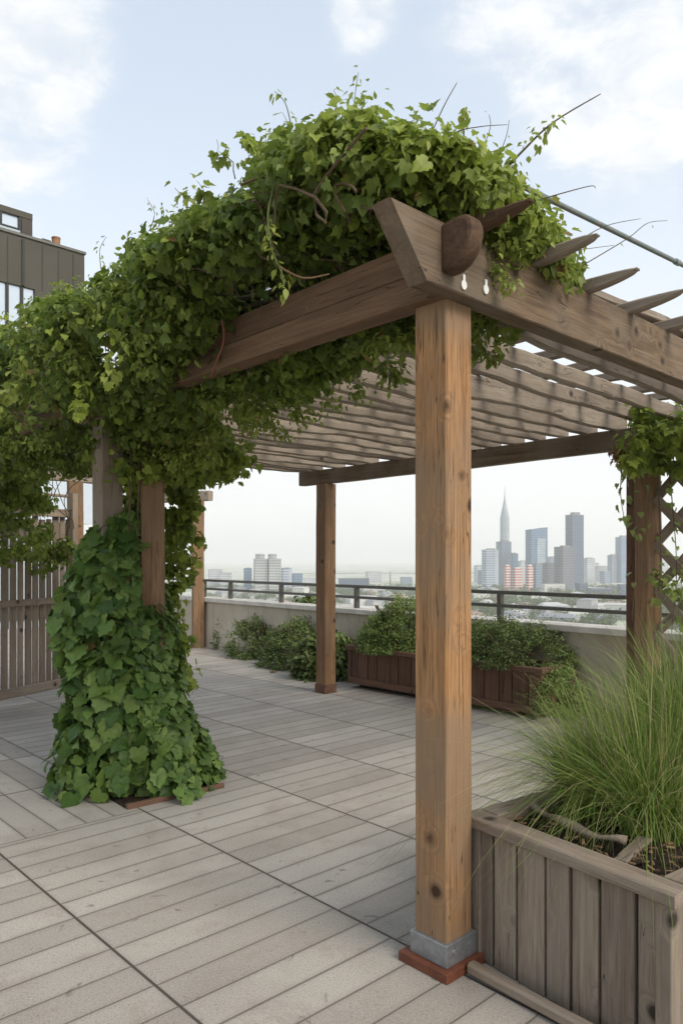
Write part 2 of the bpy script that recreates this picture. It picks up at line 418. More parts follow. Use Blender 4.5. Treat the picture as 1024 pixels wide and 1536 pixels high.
def clump_leaves(centers, radii, per, droop=.8, up=.5, squash=.8, r0=.55):
    """leaf positions / normals / tips over the outside of many small clumps"""
    C = np.repeat(np.asarray(centers, float), per, 0); r = np.repeat(np.asarray(radii, float), per)
    d = rdir(len(C)); rr = r*np.where(rng.uniform(0, 1, len(C)) > .88, rng.uniform(1, 1.5, len(C)), rng.uniform(r0, 1.05, len(C)))
    p = C+d*rr[:, None]*np.array([1, 1, squash])
    n = nz(d+np.array([0, 0, up])+rng.normal(scale=.45, size=d.shape))
    t = nz(np.array([0, 0, -droop])+.8*d+rng.normal(scale=.5, size=d.shape))
    return p, n, t
UVM = np.array([[D1.x, D1.y, 0], [D2.x, D2.y, 0], [0, 0, 1]])
def toW(a): return np.array(O)+np.asarray(a) @ UVM

# ================================================================== SETTING: terrace, ground
GZ = -40.0
def terrace():
    b = MB()
    a0, a1, w0, w1 = -7.0, 15.0, -8.0, 5.05
    c = [W(a0, w0), W(a0, w1), W(a1, w1+.65), W(a1, w0)]
    vs = [Vector((p.x, p.y, z)) for z in (0, GZ) for p in c]
    b.add(vs, [(0, 1, 2, 3)], 0); b.add(vs, [(0, 4, 5, 1), (1, 5, 6, 2), (2, 6, 7, 3), (3, 7, 4, 0)], 1)
    o = b.build('terrace_floor', [M['floor'], M['concrete']]); tag(o, kind='structure')
terrace()

def citygroundmat():
    t = NT('city_ground'); geo = t.n('ShaderNodeNewGeometry'); p = geo.outputs['Position']
    n1 = t.noise(p, .008, 5, .6); n2 = t.noise(p, .035, 5, .65); vo = t.n('ShaderNodeTexVoronoi'); vo.inputs['Scale'].default_value = .03; t.l(p, vo.inputs['Vector'])
    c = t.mix(t.sstep(n1, .42, .58), (.42, .42, .36), (.20, .26, .13))  # ground tones lightened to put the washed-out distance haze into the colour
    c = t.mix(t.math('MULTIPLY', t.sstep(n2, .5, .62), .7), c, (.5, .47, .42))
    sp = t.n('ShaderNodeSeparateColor'); t.l(vo.outputs['Color'], sp.inputs[0])
    c = t.mix(t.math('MULTIPLY', t.math('GREATER_THAN', sp.outputs[0], .6), .4), c, (.6, .58, .54))
    return t.done(t.pbsdf(c, .9, .1).outputs[0])
gb = MB(); S = 9500.0
gb.add([(-S, -S, GZ), (S, -S, GZ), (S, S, GZ), (-S, S, GZ)], [(0, 1, 2, 3)])
tag(gb.build('city_ground', citygroundmat()), kind='structure')

# ================================================================== PERGOLA
pg = thing('pergola', W(0, 0), 'brown timber pergola with open slatted roof, carrying the vine over the terrace', 'pergola')
def cpt(p, z0=0): return Vector((p.x, p.y, z0))
# near post (axis .075 in from the near corner on both axes)
pc = W(.075, .075)
post = timber('post', cpt(pc, .10), cpt(pc, 2.44), .15, .15, M['post'], pg, side=D2, ch=.006, warp=.001)
post['label'] = 'honey coloured knotty near post on a steel shoe'
def boxframe(name, c, w, z0, z1, mat, par, ov=.006, loc=None):
    b = MB(); b.box((c.x, c.y, (z0+z1)/2), (w, w, z1-z0), ax=(D1, D2)); return b.build(name, mat, par, bevel=ov)
shoe = MB()
shoe.box((pc.x, pc.y, .0775), (.176, .176, .083), ax=(D1, D2))
sh = shoe.build('post_shoe', M['steel'], None, bevel=.004)
def reparent(o, par):
    # keep world place: par chain may be rotated (timber), so undo its matrix
    m = Matrix.Identity(4); q = par; ms = []
    while q is not None: ms.append(q.matrix_basis.copy()); q = q.parent
    for x in reversed(ms): m = m @ x
    o.parent = par; o.matrix_parent_inverse = m.inverted()
reparent(sh, post)
b = MB()
for s in (-1, 1):
    for q in (-.045, .045):
        if s > 0: continue
        pp = pc-D1*.088+D2*q; b = MB(); b.tube([Vector((pp.x, pp.y, .085)), Vector((pp.x, pp.y, .085))-D1*.007], .009, 8)
        bl = b.build('bolt', M['steel'], None); reparent(bl, post)
pc2 = W(.08, .075)
pl = boxframe('base_plate', pc2, .232, .0, .036, M['redplate'], None, .003); reparent(pl, post)
# other posts
mid = G(491, 1037); mu, mv = UVof(mid)
mp_ = W(4.58, 3.50)
pm = timber('post', cpt(mp_, 0), cpt(mp_, 2.36), .165, .165, M['post2'], pg, side=D2, ch=.012, warp=.004)
pm['label'] = 'slim far post standing alone before the planter'
foot = MB(); foot.box((mp_.x, mp_.y, .05), (.178, .178, .1), ax=(D1, D2)); fo = foot.build('post_foot', M['red'], None, bevel=.006); reparent(fo, pm)
rp = P(950, HY, 5.95); rp = Vector((rp.x, rp.y, 0))
prr = timber('post', cpt(rp, 0), cpt(rp, 2.40), .09, .09, M['red'], pg, side=D2, ch=.01, warp=.006)
prr['label'] = 'reddish slender post beside the lattice'
for (px, Y, m_, w_) in ((162, 4.95, 'fence', .15), (230, 5.02, 'post2', .155)):
    q = P(px, HY, Y)
    o = timber('post', (q.x, q.y, 0), (q.x, q.y, 2.5), w_, w_, M[m_], pg, side=D2 if px < 200 else (1, .25, 0), ch=.008, warp=.003)
q = P(113, HY, 8.9); 
timber('post', (q.x, q.y, 0), (q.x, q.y, 2.44), .17, .17, M['post2'], pg, side=(1, .5, 0), ch=.012, warp=.01)
# left beam : two stacked timbers
timber('beam', W(-.0, -.005, 2.605), W(7.3, -.005, 2.605), .085, .115, M['darkbeam'], pg, ch=.005, warp=.002)
timber('beam', W(-.0, 0, 2.492), W(7.3, 0, 2.492), .105, .104, M['darkbeam'], pg, ch=.006, warp=.002)
# right (front) beam with slanted end
timber('beam', W(-.022, -.36, 2.553), W(-.022, 4.2, 2.553), .085, .225, M['beam'], pg, ch=.006, warp=.003, ends=('mitre', 'sq'))
# far beam
timber('beam', W(5.0, 3.50, 2.44), W(-.5, 3.50, 2.44), .10, .16, M['beam'], pg, ch=.01, warp=.006)
# end cross beam over the fence
timber('beam', W(7.05, -.7, 2.50), W(7.05, 2.0, 2.50), .09, .13, M['roof'], pg, ch=.01, warp=.008)
# rounded beam end that pokes through the front beam
b = MB(); sc0 = W(-.066, -.07, 2.575)
prof = [(-.01, -.098), (.035, -.098), (.075, -.085), (.108, -.06), (.133, -.025), (.146, .015), (.148, .05), (.138, .08), (.115, .1), (.085, .107), (.04, .104), (-.01, .1)]
pf = []
for i in range(len(prof)):
    a_, p_, q_, r_ = prof[i-1], prof[i], prof[(i+1) % len(prof)], prof[(i+2) % len(prof)]
    if i in (0, 10, 11): pf.append(p_); continue
    for k in range(4):
        t_ = k/4; pf.append(tuple(.5*(2*p_[j]+(q_[j]-a_[j])*t_+(2*a_[j]-5*p_[j]+4*q_[j]-r_[j])*t_*t_+(3*p_[j]-a_[j]-3*q_[j]+r_[j])*t_**3) for j in (0, 1)))
prof = pf
prof = [(x*.86, y*.86-.004) for x, y in prof]
for sd_ in (-.037, .037): b.v += [sc0-D1*d_+D2*sd_+Vector((0, 0, z_)) for d_, z_ in prof]
n_ = len(prof); b.f = [tuple(range(n_)), tuple(range(2*n_-1, n_-1, -1))]+[(i, i+n_, (i+1) % n_+n_, (i+1) % n_) for i in range(n_)]; b.mi = [0]*len(b.f)
sn = b.build('beam_end', M['snout'], pg, bevel=.016)
sn['label'] = 'dark round nosed beam end projecting over the near post'
# rafters across the roof
for u in (.32, .60, .88, 1.16, 1.42, 1.64, 1.84, 2.04, 2.29, 2.55, 2.81, 3.07, 3.33, 3.58, 3.84, 4.09, 4.35, 4.6, 4.85, 5.05):
    j = random.uniform(-.02, .02)
    h = random.uniform(.085, .10) if u < 1.0 else random.uniform(.125, .155)
    timber('rafter', W(u+j, .056, 2.662-h/2), W(u+j+random.uniform(-.05, .05), 3.62+random.uniform(-.03, .04), 2.521+h/2), .05, h, M['roof'], pg, ch=.012, warp=.016, rough=.009)
# battens along the roof with pointed tips over the front beam
for i in range(9):
    v = .075+i*.405
    timber('batten', W(5.05, v+random.uniform(-.03, .03), 2.693), W(-.30+random.uniform(-.03, .02), v, 2.693),   .05, .054, M['roof'] if i != 0 else M['snout'], pg, ch=.01, warp=.012, rough=.004, ends=('sq', 'point'))
# planks laid over the battens
timber('plank', W(.05, .45, 2.746), W(.03, 3.9, 2.746), .10, .04, M['roof'], pg, ch=.008, warp=.012)
for u in ():
    timber('plank', W(u, .9, 2.752), W(u-.1, 3.8, 2.752), .09, .032, M['roof'], pg, ch=.008, warp=.014)
# pale hanger plates on the front beam
for px, py in ((695, 424), (728, 431)):
    b = MB()
    k = (px-CX)/F; t_ = None
    # solve the point on the front face plane u = -.066
    A = W(-.067, 0); tt = (k*A.y-A.x)/(D2.x-k*D2.y); q = A+D2*tt; z = EYE-(py-HY)/F*q.y
    c = Vector((q.x, q.y, z))
    prof = [(0, .03), (.006, .026), (.006, .008), (.014, .0), (.015, -.012), (.008, -.022), (0, -.026), (-.008, -.022), (-.015, -.012), (-.014, 0), (-.006, .008), (-.006, .026)]
    f_ = [c+D2*x+Vector((0, 0, y))-D1*.003 for x, y in prof]; bk = [p+D1*.005 for p in f_]
    n = len(prof); b.add(f_+bk, [tuple(range(n)), tuple(range(2*n-1, n-1, -1))]+[(i, i+n, (i+1) % n+n, (i+1) % n) for i in range(n)])
    b.build('hanger_plate', M['white_steel'], pg)
# small junction bracket at the far end of the front beam
A = W(-.067, 2.02); b = MB(); b.box((A.x-.0, A.y, 2.475), (.02, .07, .07), ax=(D1, D2)); b.build('bracket', M['white_steel'], pg, bevel=.008)

# far timber post against the wall with a short stub beam
fp = G(297, 971); 
ft = thing('timber_post', fp, 'lone reddish post with a stub beam, standing against the parapet wall', 'post')
timber('post', fp, fp+Vector((0, 0, 2.52)), .19, .19, M['post2'], ft, side=(1, .35, 0), ch=.012, warp=.004)
timber('beam', fp+Vector((-.9, .5, 2.6)), fp+Vector((.22, -.02, 2.6)), .14, .17, M['roof'], ft, ch=.02, warp=.004, ends=('sq', 'sq'))

# metal pipe strung over the roof
A, B_ = P(760, 268, 3.50), P(1024, 398, 4.52); dv = (B_-A).normalized()
pt = thing('roof_pipe', A, 'thin greenish metal pipe sloping out of the vine against the sky', 'pipe')
b = MB(); b.tube([A-dv*.6, A, B_, B_+dv*1.6], .014, 10); b.build('pipe', M['pipe'], pt, smooth=True)
for q in (A+dv*.02, A+(B_-A)*.955): b = MB(); b.tube([q-dv*.02, q+dv*.02], .019, 10); b.build('coupling', M['steel'], pt)
for q in (A-dv*.5, B_+dv*1.4): b = MB(); b.tube([Vector((q.x, q.y, 2.7)), q], .012, 8); b.build('upright', M['pipe'], pt)

# ================================================================== PARAPET WALL AND RAILING
WA, WB = Vector((-2.29, 12.6, 0)), Vector((2.64, 6.84, 0)); wd = (WB-WA).normalized(); wn = Vector((wd.y, -wd.x, 0))
if wn.y < 0: wn = -wn        # away from the camera
wl = thing('parapet_wall', WA, 'low stained concrete parapet wall with pale coping, along the terrace edge', 'wall')
L0, L1 = -5.5, 12.0
def wbox(s0, s1, n0, n1, z0, z1):
    b = MB(); c = [WA+wd*s0+wn*n0, WA+wd*s1+wn*n0, WA+wd*s1+wn*n1, WA+wd*s0+wn*n1]
    b.add([Vector((p.x, p.y, z)) for z in (z0, z1) for p in c], [(3,2,1,0),(4,5,6,7),(0,1,5,4),(1,2,6,5),(2,3,7,6),(3,0,4,7)]); return b
wbox(L0, L1, .045, .26, 0, .785).build('wall', M['concrete'], wl)
s = L0
while s < L1:
    wbox(s, min(s+2.4, L1)-.006, 0, .32, .787, .855).build('coping', M['coping'], wl, bevel=.008); s += 2.4
rg_ = thing('railing', WA, 'dark two bar metal railing mounted on the parapet coping', 'railing')
for z, h in ((1.145, .042), (1.0, .038)):
    wbox(L0, L1, .14, .18, z-h/2, z+h/2).build('rail', M['rail'], rg_, bevel=.006)
def s_at(px):
    k = (px-CX)/F; A = WA+wn*.16; return (k*A.y-A.x)/(wd.x-k*wd.y)
sp_ = [s_at(x) for x in (307, 346, 422, 535, 750)]
sp_ += [sp_[0]-1.7, sp_[0]-3.4, sp_[4]+2.3, sp_[4]+4.4]
for s in sp_:
    b = wbox(s-.028, s+.028, .13, .19, .858, 1.125); b.build('baluster', M['rail'], rg_, bevel=.004)
    

# ================================================================== PLANTERS
def planter(name, label, A, ex, ey, Lx, Ly, H, rimw, rimt, nplank, mat, rimmat, base_gap=0.0, soil=.05, group=None, seed=1):
    rnd = random.Random(seed)
    t = thing(name, A, label, 'planter', group)
    def side(nm, p, e, n, L, np_):
        cuts = [0]+sorted(((i+rnd.uniform(-.18, .18))/np_) for i in range(1, np_))+[1]
        b = MB()
        for c0, c1 in zip(cuts[:-1], cuts[1:]):
            w = (c1-c0)*L-.009-rnd.uniform(0, .004); dep = .022+rnd.uniform(-.003, .003)
            c = p+e*((c0+c1)/2*L)+n*(.02)
            z0 = base_gap+rnd.uniform(0, .008)
            b.box((c.x, c.y, (z0+H-rimt)/2), (w, dep, H-rimt-z0), ax=(e, n))
        o = b.build(nm, mat, t, bevel=.004, loc=p); return o
    # planks stand upright, so give the meshes a rotated local frame: grain runs up
    for nm, p, e, n, L, k in (('front_panel', A, ex, ey, Lx, nplank), ('side_panel', A+ex*Lx, ey, -ex, Ly, max(3, int(nplank*Ly/Lx))),
                              ('back_panel', A+ey*Ly, ex, -ey, Lx, nplank), ('side_panel', A, ey, ex, Ly, max(3, int(nplank*Ly/Lx)))):
        side(nm, p, e, n, L, k)
    for p in (A+ex*.022+ey*.022, A+ex*(Lx-.022)+ey*.022, A+ex*.022+ey*(Ly-.022), A+ex*(Lx-.022)+ey*(Ly-.022)):
        q = p-(ex*0); timber('corner_post', cpt(q, base_gap), cpt(q, H-rimt-.001), .052, .052, rimmat, t, side=ex, ch=.004, warp=.001)
    zr = H-rimt/2; o_ = .025
    for p0, p1 in ((A-ex*o_+ey*(rimw/2-o_), A+ex*(Lx+o_)+ey*(rimw/2-o_)), (A-ex*o_+ey*(Ly-rimw/2+o_), A+ex*(Lx+o_)+ey*(Ly-rimw/2+o_))):
        timber('rim', cpt(p0, zr), cpt(p1, zr), rimw, rimt, rimmat, t, ch=.006, warp=.002)
    for p0, p1 in ((A+ex*(rimw/2-o_)+ey*(rimw-o_+.003), A+ex*(rimw/2-o_)+ey*(Ly-rimw+o_-.003)), (A+ex*(Lx-rimw/2+o_)+ey*(rimw-o_+.003), A+ex*(Lx-rimw/2+o_)+ey*(Ly-rimw+o_-.003))):
        timber('rim', cpt(p0, zr), cpt(p1, zr), rimw, rimt, rimmat, t, ch=.006, warp=.002)
    # soil as an uneven sheet
    b = MB(); nx, ny = 64, 64; m = .034
    for j in range(ny+1):
        for i in range(nx+1):
            q = A+ex*(m+(Lx-2*m)*i/nx)+ey*(m+(Ly-2*m)*j/ny)
            b.v.append((q.x, q.y, H-soil+.03*mnoise.noise((q.x*6, q.y*6, 3))+.02*mnoise.noise((q.x*28, q.y*28, 8))+.012*mnoise.noise((q.x*60, q.y*60, 4))))
    b.f = [(j*(nx+1)+i, j*(nx+1)+i+1, (j+1)*(nx+1)+i+1, (j+1)*(nx+1)+i) for j in range(ny) for i in range(nx)]; b.mi = [0]*len(b.f)
    b.build('soil', M['soil'], t, smooth=True)
    return t
def uprightwood(src, name):
    """same wood with the grain running along world Z (for plank panels)"""
    m = src.copy(); m.name = name
    nt = m.node_tree; tc = [n for n in nt.nodes if n.type == 'TEX_COORD'][0]
    mp = nt.nodes.new('ShaderNodeMapping'); mp.inputs['Rotation'].default_value = (0, R(90), 0)
    for l in list(nt.links):
        if l.from_node == tc:
            to = l.to_socket; nt.links.remove(l); nt.links.new(mp.outputs[0], to)
    # every plank (loose island) its own bit of timber
    geo = nt.nodes.new('ShaderNodeNewGeometry')
    cmb = nt.nodes.new('ShaderNodeVectorMath'); cmb.operation = 'SCALE'; cmb.inputs[0].default_value = (13, 29, 41); nt.links.new(geo.outputs['Random Per Island'], cmb.inputs['Scale'])
    ad = nt.nodes.new('ShaderNodeVectorMath'); ad.operation = 'ADD'; nt.links.new(tc.outputs['Object'], ad.inputs[0]); nt.links.new(cmb.outputs[0], ad.inputs[1]); nt.links.new(ad.outputs[0], mp.inputs[0])
    # and its own tone
    bs = [n for n in nt.nodes if n.type == 'BSDF_PRINCIPLED'][0]; l = bs.inputs['Base Color'].links[0]; src_s = l.from_socket
    hs = nt.nodes.new('ShaderNodeHueSaturation'); mr = nt.nodes.new('ShaderNodeMapRange'); mr.inputs[3].default_value = .72; mr.inputs[4].default_value = 1.18
    nt.links.new(geo.outputs['Random Per Island'], mr.inputs[0]); nt.links.new(mr.outputs[0], hs.inputs['Value']); nt.links.new(src_s, hs.inputs['Color']); nt.links.new(hs.outputs[0], bs.inputs['Base Color'])
    return m
M['greyV'] = uprightwood(M['grey'], 'weathered_grey_planks'); M['redV'] = uprightwood(M['red'], 'red_brown_planks'); M['fenceV'] = uprightwood(M['fence'], 'fence_slat_wood')

PA = Vector((.489, 2.80, 0)); pex = Vector((.584, -.812, 0)).normalized(); pey = Vector((.812, .584, 0)).normalized()
near_pl = planter('grass_planter', 'weathered grey plank planter with grass, beside the near post', PA, pex, pey, .80, 1.05, .540, .095, .042, 7, M['greyV'], M['grey'], seed=4)
FA = G(522, 1030); fex = (-D1*.72+Vector((0, 0, 0))); fex = Vector((.69, -.724, 0)).normalized(); fey = Vector((.724, .69, 0)).normalized()
far_pl = planter('shrub_planter', 'long low reddish brown plank planter with shrubs, behind the posts', FA, fex, fey, 2.58, .52, .49, .06, .05, 16, M['redV'], M['red'], base_gap=.05, seed=9)
timber('foot_rail', cpt(FA+fex*.02-fey*.004, .085), cpt(FA+fex*2.5-fey*.004, .085), .03, .07, M['red'], far_pl, ch=.004, warp=.002)
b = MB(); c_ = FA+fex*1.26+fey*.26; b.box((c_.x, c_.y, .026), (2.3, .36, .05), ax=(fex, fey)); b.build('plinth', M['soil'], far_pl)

# wooden rail on the floor along the planter
a_, b_ = G(706, 1450, .03), G(872, 1540, .03)
rl = timber('floor_rail', a_-(b_-a_)*.0, a_+(b_-a_)*1.5, .042, .042, M['fence'], None, ch=.014, warp=.003)
tag(rl, 'slim pale wooden bar lying on the floor along the grass planter', 'wooden bar')

# bark pieces and sticks on the soil of the near planter
def pl_pt(a, bb, z=.51): q = PA+pex*a+pey*bb; return Vector((q.x, q.y, z))
curved = [pl_pt(-.0+.02, .30, .525), pl_pt(.12, .24, .545), pl_pt(.28, .20, .54), pl_pt(.42, .21, .535), pl_pt(.52, .26, .53)]
b = MB()
pts = []
for i in range(len(curved)-1):
    for k in range(4): pts.append(curved[i].lerp(curved[i+1], k/4)+Vector((0, 0, .006*math.sin(i*4+k))))
b.tube(pts, [.014+.005*math.sin(i*.9) for i in range(len(pts))], 8)
tag(b.build('driftwood', M['grey'], None, smooth=True), 'curved grey branch lying on the soil of the grass planter', 'branch')
o = timber('driftwood', pl_pt(.55, .12, .512), pl_pt(.49, .36, .522), .045, .014, M['grey'], None, ch=.006, warp=.03, rough=.012)
tag(o, 'short flat brown wood piece on the planter soil near the grass roots', 'wood piece')
bp, bn, bt = [], [], []
b = MB()
for i in range(420):
    a, c = random.uniform(.06, .74), random.uniform(.07, .9)
    q = pl_pt(a, c, .497+random.uniform(0, .018)); an = random.uniform(0, 6.28); l_ = random.uniform(.008, .034)
    ex_ = Vector((math.cos(an), math.sin(an), random.uniform(-.3, .3))).normalized(); ey_ = Vector((-math.sin(an), math.cos(an), random.uniform(-.4, .4))).normalized()
    w_ = l_*random.uniform(.2, .5); ez_ = ex_.cross(ey_)*.002
    vs = [q-ex_*l_/2-ey_*w_/2, q+ex_*l_/2-ey_*w_*.3, q+ex_*l_/2+ey_*w_*.4, q-ex_*l_/2+ey_*w_/2]
    b.add([v+ez_ for v in vs]+[v-ez_ for v in vs], [(0,1,2,3),(7,6,5,4),(0,4,5,1),(1,5,6,2),(2,6,7,3),(3,7,4,0)], i % 2)
tag(b.build('bark_mulch', [M['bark'], M['stem']]), 'brown bark chips scattered over the planter soil', 'mulch', kind='stuff')

# ================================================================== FENCE on the left
fa, fb = Vector((-3.507, 7.6, 0)), Vector((-3.10, 8.42, 0)); fd = (fb-fa).normalized(); fn = Vector((fd.y, -fd.x, 0))
fa2 = fa-fd*1.3; FL = (fb-fa2).length
fe = thing('slat_fence', fa2, 'brown upright slat fence with narrow gaps, at the left behind the vine', 'fence')
b = MB(); s = .03
while s < FL-.03:
    w_ = random.uniform(.058, .082); c = fa2+fd*(s+w_/2)
    hh = random.uniform(1.93, 2.0); b.box((c.x, c.y, (.16+hh)/2), (w_, .022, hh-.16), ax=(fd, fn)); s += w_+random.uniform(.018, .034)
b.build('slat', M['fenceV'], fe, bevel=.004)
for z, h in ((2.02, .09), (1.05, .07), (.12, .10), (2.22, .03)):
    q = -fn if fn.y > 0 else fn
    timber('rail', fa2+fn*.04+Vector((0, 0, z)), fb+fn*.04+Vector((0, 0, z)), .045, h, M['fence'], fe, ch=.006, warp=.004)
for s in (.02, FL-.03):
    c = fa2+fd*s+fn*.1; timber('post', (c.x, c.y, 0), (c.x, c.y, 2.25), .075, .075, M['fence'], fe, side=fd, ch=.006, warp=.002)

# wooden edge board at the foot of the vine column
e0, e1 = G(190, 1214), G(335, 1181); ed = (e1-e0).normalized(); en = Vector((-ed.y, ed.x, 0))
eb = thing('bed_edging', e0, 'low reddish wooden edging board at the foot of the leafy column', 'edging')
timber('board', e0+Vector((0, 0, .014)), e1+Vector((0, 0, .014)), .03, .03, M['red'], eb, ch=.003, warp=.001)
b = MB(); c = (e0+e1)/2+en*.32; b.box((c.x, c.y, .006), ((e1-e0).length, .6, .012), ax=(ed, en)); b.build('soil', M['soil'], eb)

# dry leaf on the floor
q = G(404, 1009)
lf = thing('fallen_leaf', q, 'single dry brown leaf fallen on the boards near the shrubs', 'leaf')
leaves('blade', [q+Vector((0, 0, .012)), ], [(0.2, 0, 1)], [(1, .2, 0)], [.13], M['dryleaf'], lf, OVAL)

# ================================================================== LATTICE TRELLIS on the right
tp = P(971, HY, 5.72); tp = Vector((tp.x, tp.y, 0))
tr = thing('lattice_trellis', tp, 'diamond lattice trellis with thick bars on a grey brown post, at the right', 'trellis')
timber('post', cpt(tp, 0), cpt(tp, 2.46), .145, .145, M['post2'], tr, side=(.93, .36, 0), ch=.01, warp=.004)
td = Vector((.66, -.75, 0)).normalized(); T0 = tp+td*.07
TL, z0, z1 = 1.6, .25, 2.35
def bar(p, q, off):
    o_ = Vector((td.y, -td.x, 0))*off
    timber('lattice_bar', p+o_, q+o_, .024, .07, M['fence'], tr, ch=.006, warp=.003, side=Vector((td.y, -td.x, 0)))
slope = 1.08; dz = .345
k = -6
while k < 12:
    for sg, off in ((1, .0), (-1, .026)):
        # z = zb + sg*slope*x
        zb = z0+k*dz
        xa, xb = 0.0, TL
        za, zb2 = zb+sg*slope*xa, zb+sg*slope*xb
        pts = []
        lo, hi = min(za, zb2), max(za, zb2)
        if hi < z0+.05 or lo > z1-.05: continue
        def x_at(z): return (z-zb)/(sg*slope)
        xs = sorted([min(max(x_at(z0), 0), TL), min(max(x_at(z1), 0), TL)])
        if xs[1]-xs[0] < .1: continue
        p, q = T0+td*xs[0]+Vector((0, 0, zb+sg*slope*xs[0])), T0+td*xs[1]+Vector((0, 0, zb+sg*slope*xs[1]))
        bar(p, q, off)
    k += 1
timber('end_post', cpt(T0+td*(TL+.05), 0), cpt(T0+td*(TL+.05), 2.46), .1, .1, M['fence'], tr, side=td)

# ================================================================== CLIMBING VINE over the left beam
def proj(p): return CX+F*p[0]/p[1], HY-F*(p[2]-EYE)/p[1]
def interp(x, tab):
    xs, ys = zip(*tab); return np.interp(x, xs, ys)
ZT = [(-.5, 2.72), (-.25, 2.80), (0, 2.98), (.25, 3.18), (.5, 3.30), (.9, 3.43), (1.3, 3.40), (2, 3.32), (3, 3.32), (4, 3.42), (5.2, 3.45), (7.4, 3.45)]
ZC = [(-.5, 2.74), (0, 2.72), (1.0, 2.72), (1.35, 2.5), (1.8, 2.34), (2.6, 2.24), (3.5, 2.16), (4.5, 2.06), (7.4, 2.0)]   # camera side lower edge
ZI = [(-.5, 2.76), (-.1, 2.62), (.25, 2.42), (1.0, 2.34), (2.2, 2.2), (3.2, 2.05), (4.5, 2.2), (7.4, 2.2)]           # inner side lower edge
VC = [(-.5, .25), (0, .16), (.4, .08), (1.5, .06), (7.4, .06)]
HWC = [(-.5, .12), (-.1, .24), (.3, .42), (1.0, .5), (2, .5), (4, .5), (7.4, .52)]
HWI = [(-.5, .28), (0, .42), (.5, .52), (7.4, .6)]
SIL = [(-200, 520), (0, 478), (60, 440), (110, 425), (150, 405), (200, 352), (240, 328), (280, 300), (330, 275), (362, 258), (378, 222), (430, 180), (480, 160), (530, 142), (580, 150), (640, 160), (690, 190), (720, 205), (760, 240), (800, 285), (830, 325), (860, 360), (885, 415), (900, 480), (1200, 640)]
def under(c, r):
    c = np.asarray(c, float); px = CX+F*c[:, 0]/c[:, 1]; py = HY-F*(c[:, 2]+np.asarray(r)*.8-EYE)/c[:, 1]
    rp_ = np.asarray(r)*F/c[:, 1]
    lim = np.max([np.interp(px+k*rp_, [a for a, _ in SIL], [b_ for _, b_ in SIL]) for k in (-.7, 0, .7)], 0)
    return py > lim
vine = thing('climbing_vine', W(3, 0, 2.66), 'massive green climbing vine heaped over the pergola beam and hanging from it', 'vine')
ncl = 1150
u = np.concatenate([rng.uniform(-.32, 2.6, 760), rng.uniform(2.2, 7.3, ncl-760)])
th = rng.uniform(0, 2*np.pi, ncl)
zmid = 2.92
lump = np.array([mnoise.noise((a*1.7, b*.9, 3.3)) for a, b in zip(u, np.cos(th)*1.3)])
frac = rng.uniform(.62, 1.0, ncl)**.5*(1+.30*lump)
cs, sn_ = np.cos(th), np.sin(th)
hw = np.where(cs < 0, interp(u, HWC), interp(u, HWI))
v = interp(u, VC)+hw*np.sign(cs)*np.abs(cs)**.8*frac
zb = np.where(cs < 0, interp(u, ZC), interp(u, ZI))
z = np.where(sn_ > 0, zmid+(interp(u, ZT)-.10-zmid)*np.abs(sn_)**.85*frac, zmid-(zmid-zb-.1)*np.abs(sn_)**.85*frac)
rad = rng.uniform(.07, .17, ncl)
cc = toW(np.stack([u, v, z], 1))
# keep the front beam face near the corner clear
keep = ~((v < .02) & (z < 2.78) & (u < 1.2)) & ~((u < .0) & (z < 2.74))
keep &= under(cc, rad)
u, v, z, rad, cc = u[keep], v[keep], z[keep], rad[keep], cc[keep]
p, n, t = clump_leaves(cc, rad, 96, droop=.75, up=.45)
rel = p-np.array(O); pu = rel @ UVM[0]; pv = rel @ UVM[1]
# nothing pokes through the faces of the beams below the top of the front beam
ok = ~((pu < .06) & (p[:, 2] < 2.68) & (pv < .5) & (pu > -.12)) & ~((pu < 1.2) & (pv < -.0) & (p[:, 2] < 2.69)) & ~((pu < -.08) & (p[:, 2] < 2.66))
p, n, t, pu = p[ok], n[ok], t[ok], pu[ok]
young_lit = np.clip((p[:, 2]-interp(pu, ZT)+.34)/.34, 0, 1)*rng.uniform(.2, 1, len(p))+(rng.uniform(0, 1, len(p)) > .93)*.6  # height term paints the sunlit crown into leaf colour, along with young growth
size = rng.uniform(.022, .055, len(p))*np.where(rng.uniform(0, 1, len(p)) > .9, 1.45, 1)
kind_ = rng.uniform(0, 1, len(p)); half = kind_ > .66; grp = (kind_ > .42) & ~half
leaves('foliage', p[half], n[half], t[half], size[half], M['leaf'], vine, LOBED, np.clip(young_lit[half], 0, 1))
leaves('foliage', p[grp], n[grp], t[grp], size[grp]*.95, M['leaf'], vine, GRAPE, np.clip(young_lit[grp], 0, 1))
half = half | grp
leaves('foliage', p[~half], n[~half], t[~half], size[~half]*.8, M['smallleaf'], vine, OVAL, np.clip(young_lit[~half], 0, 1))
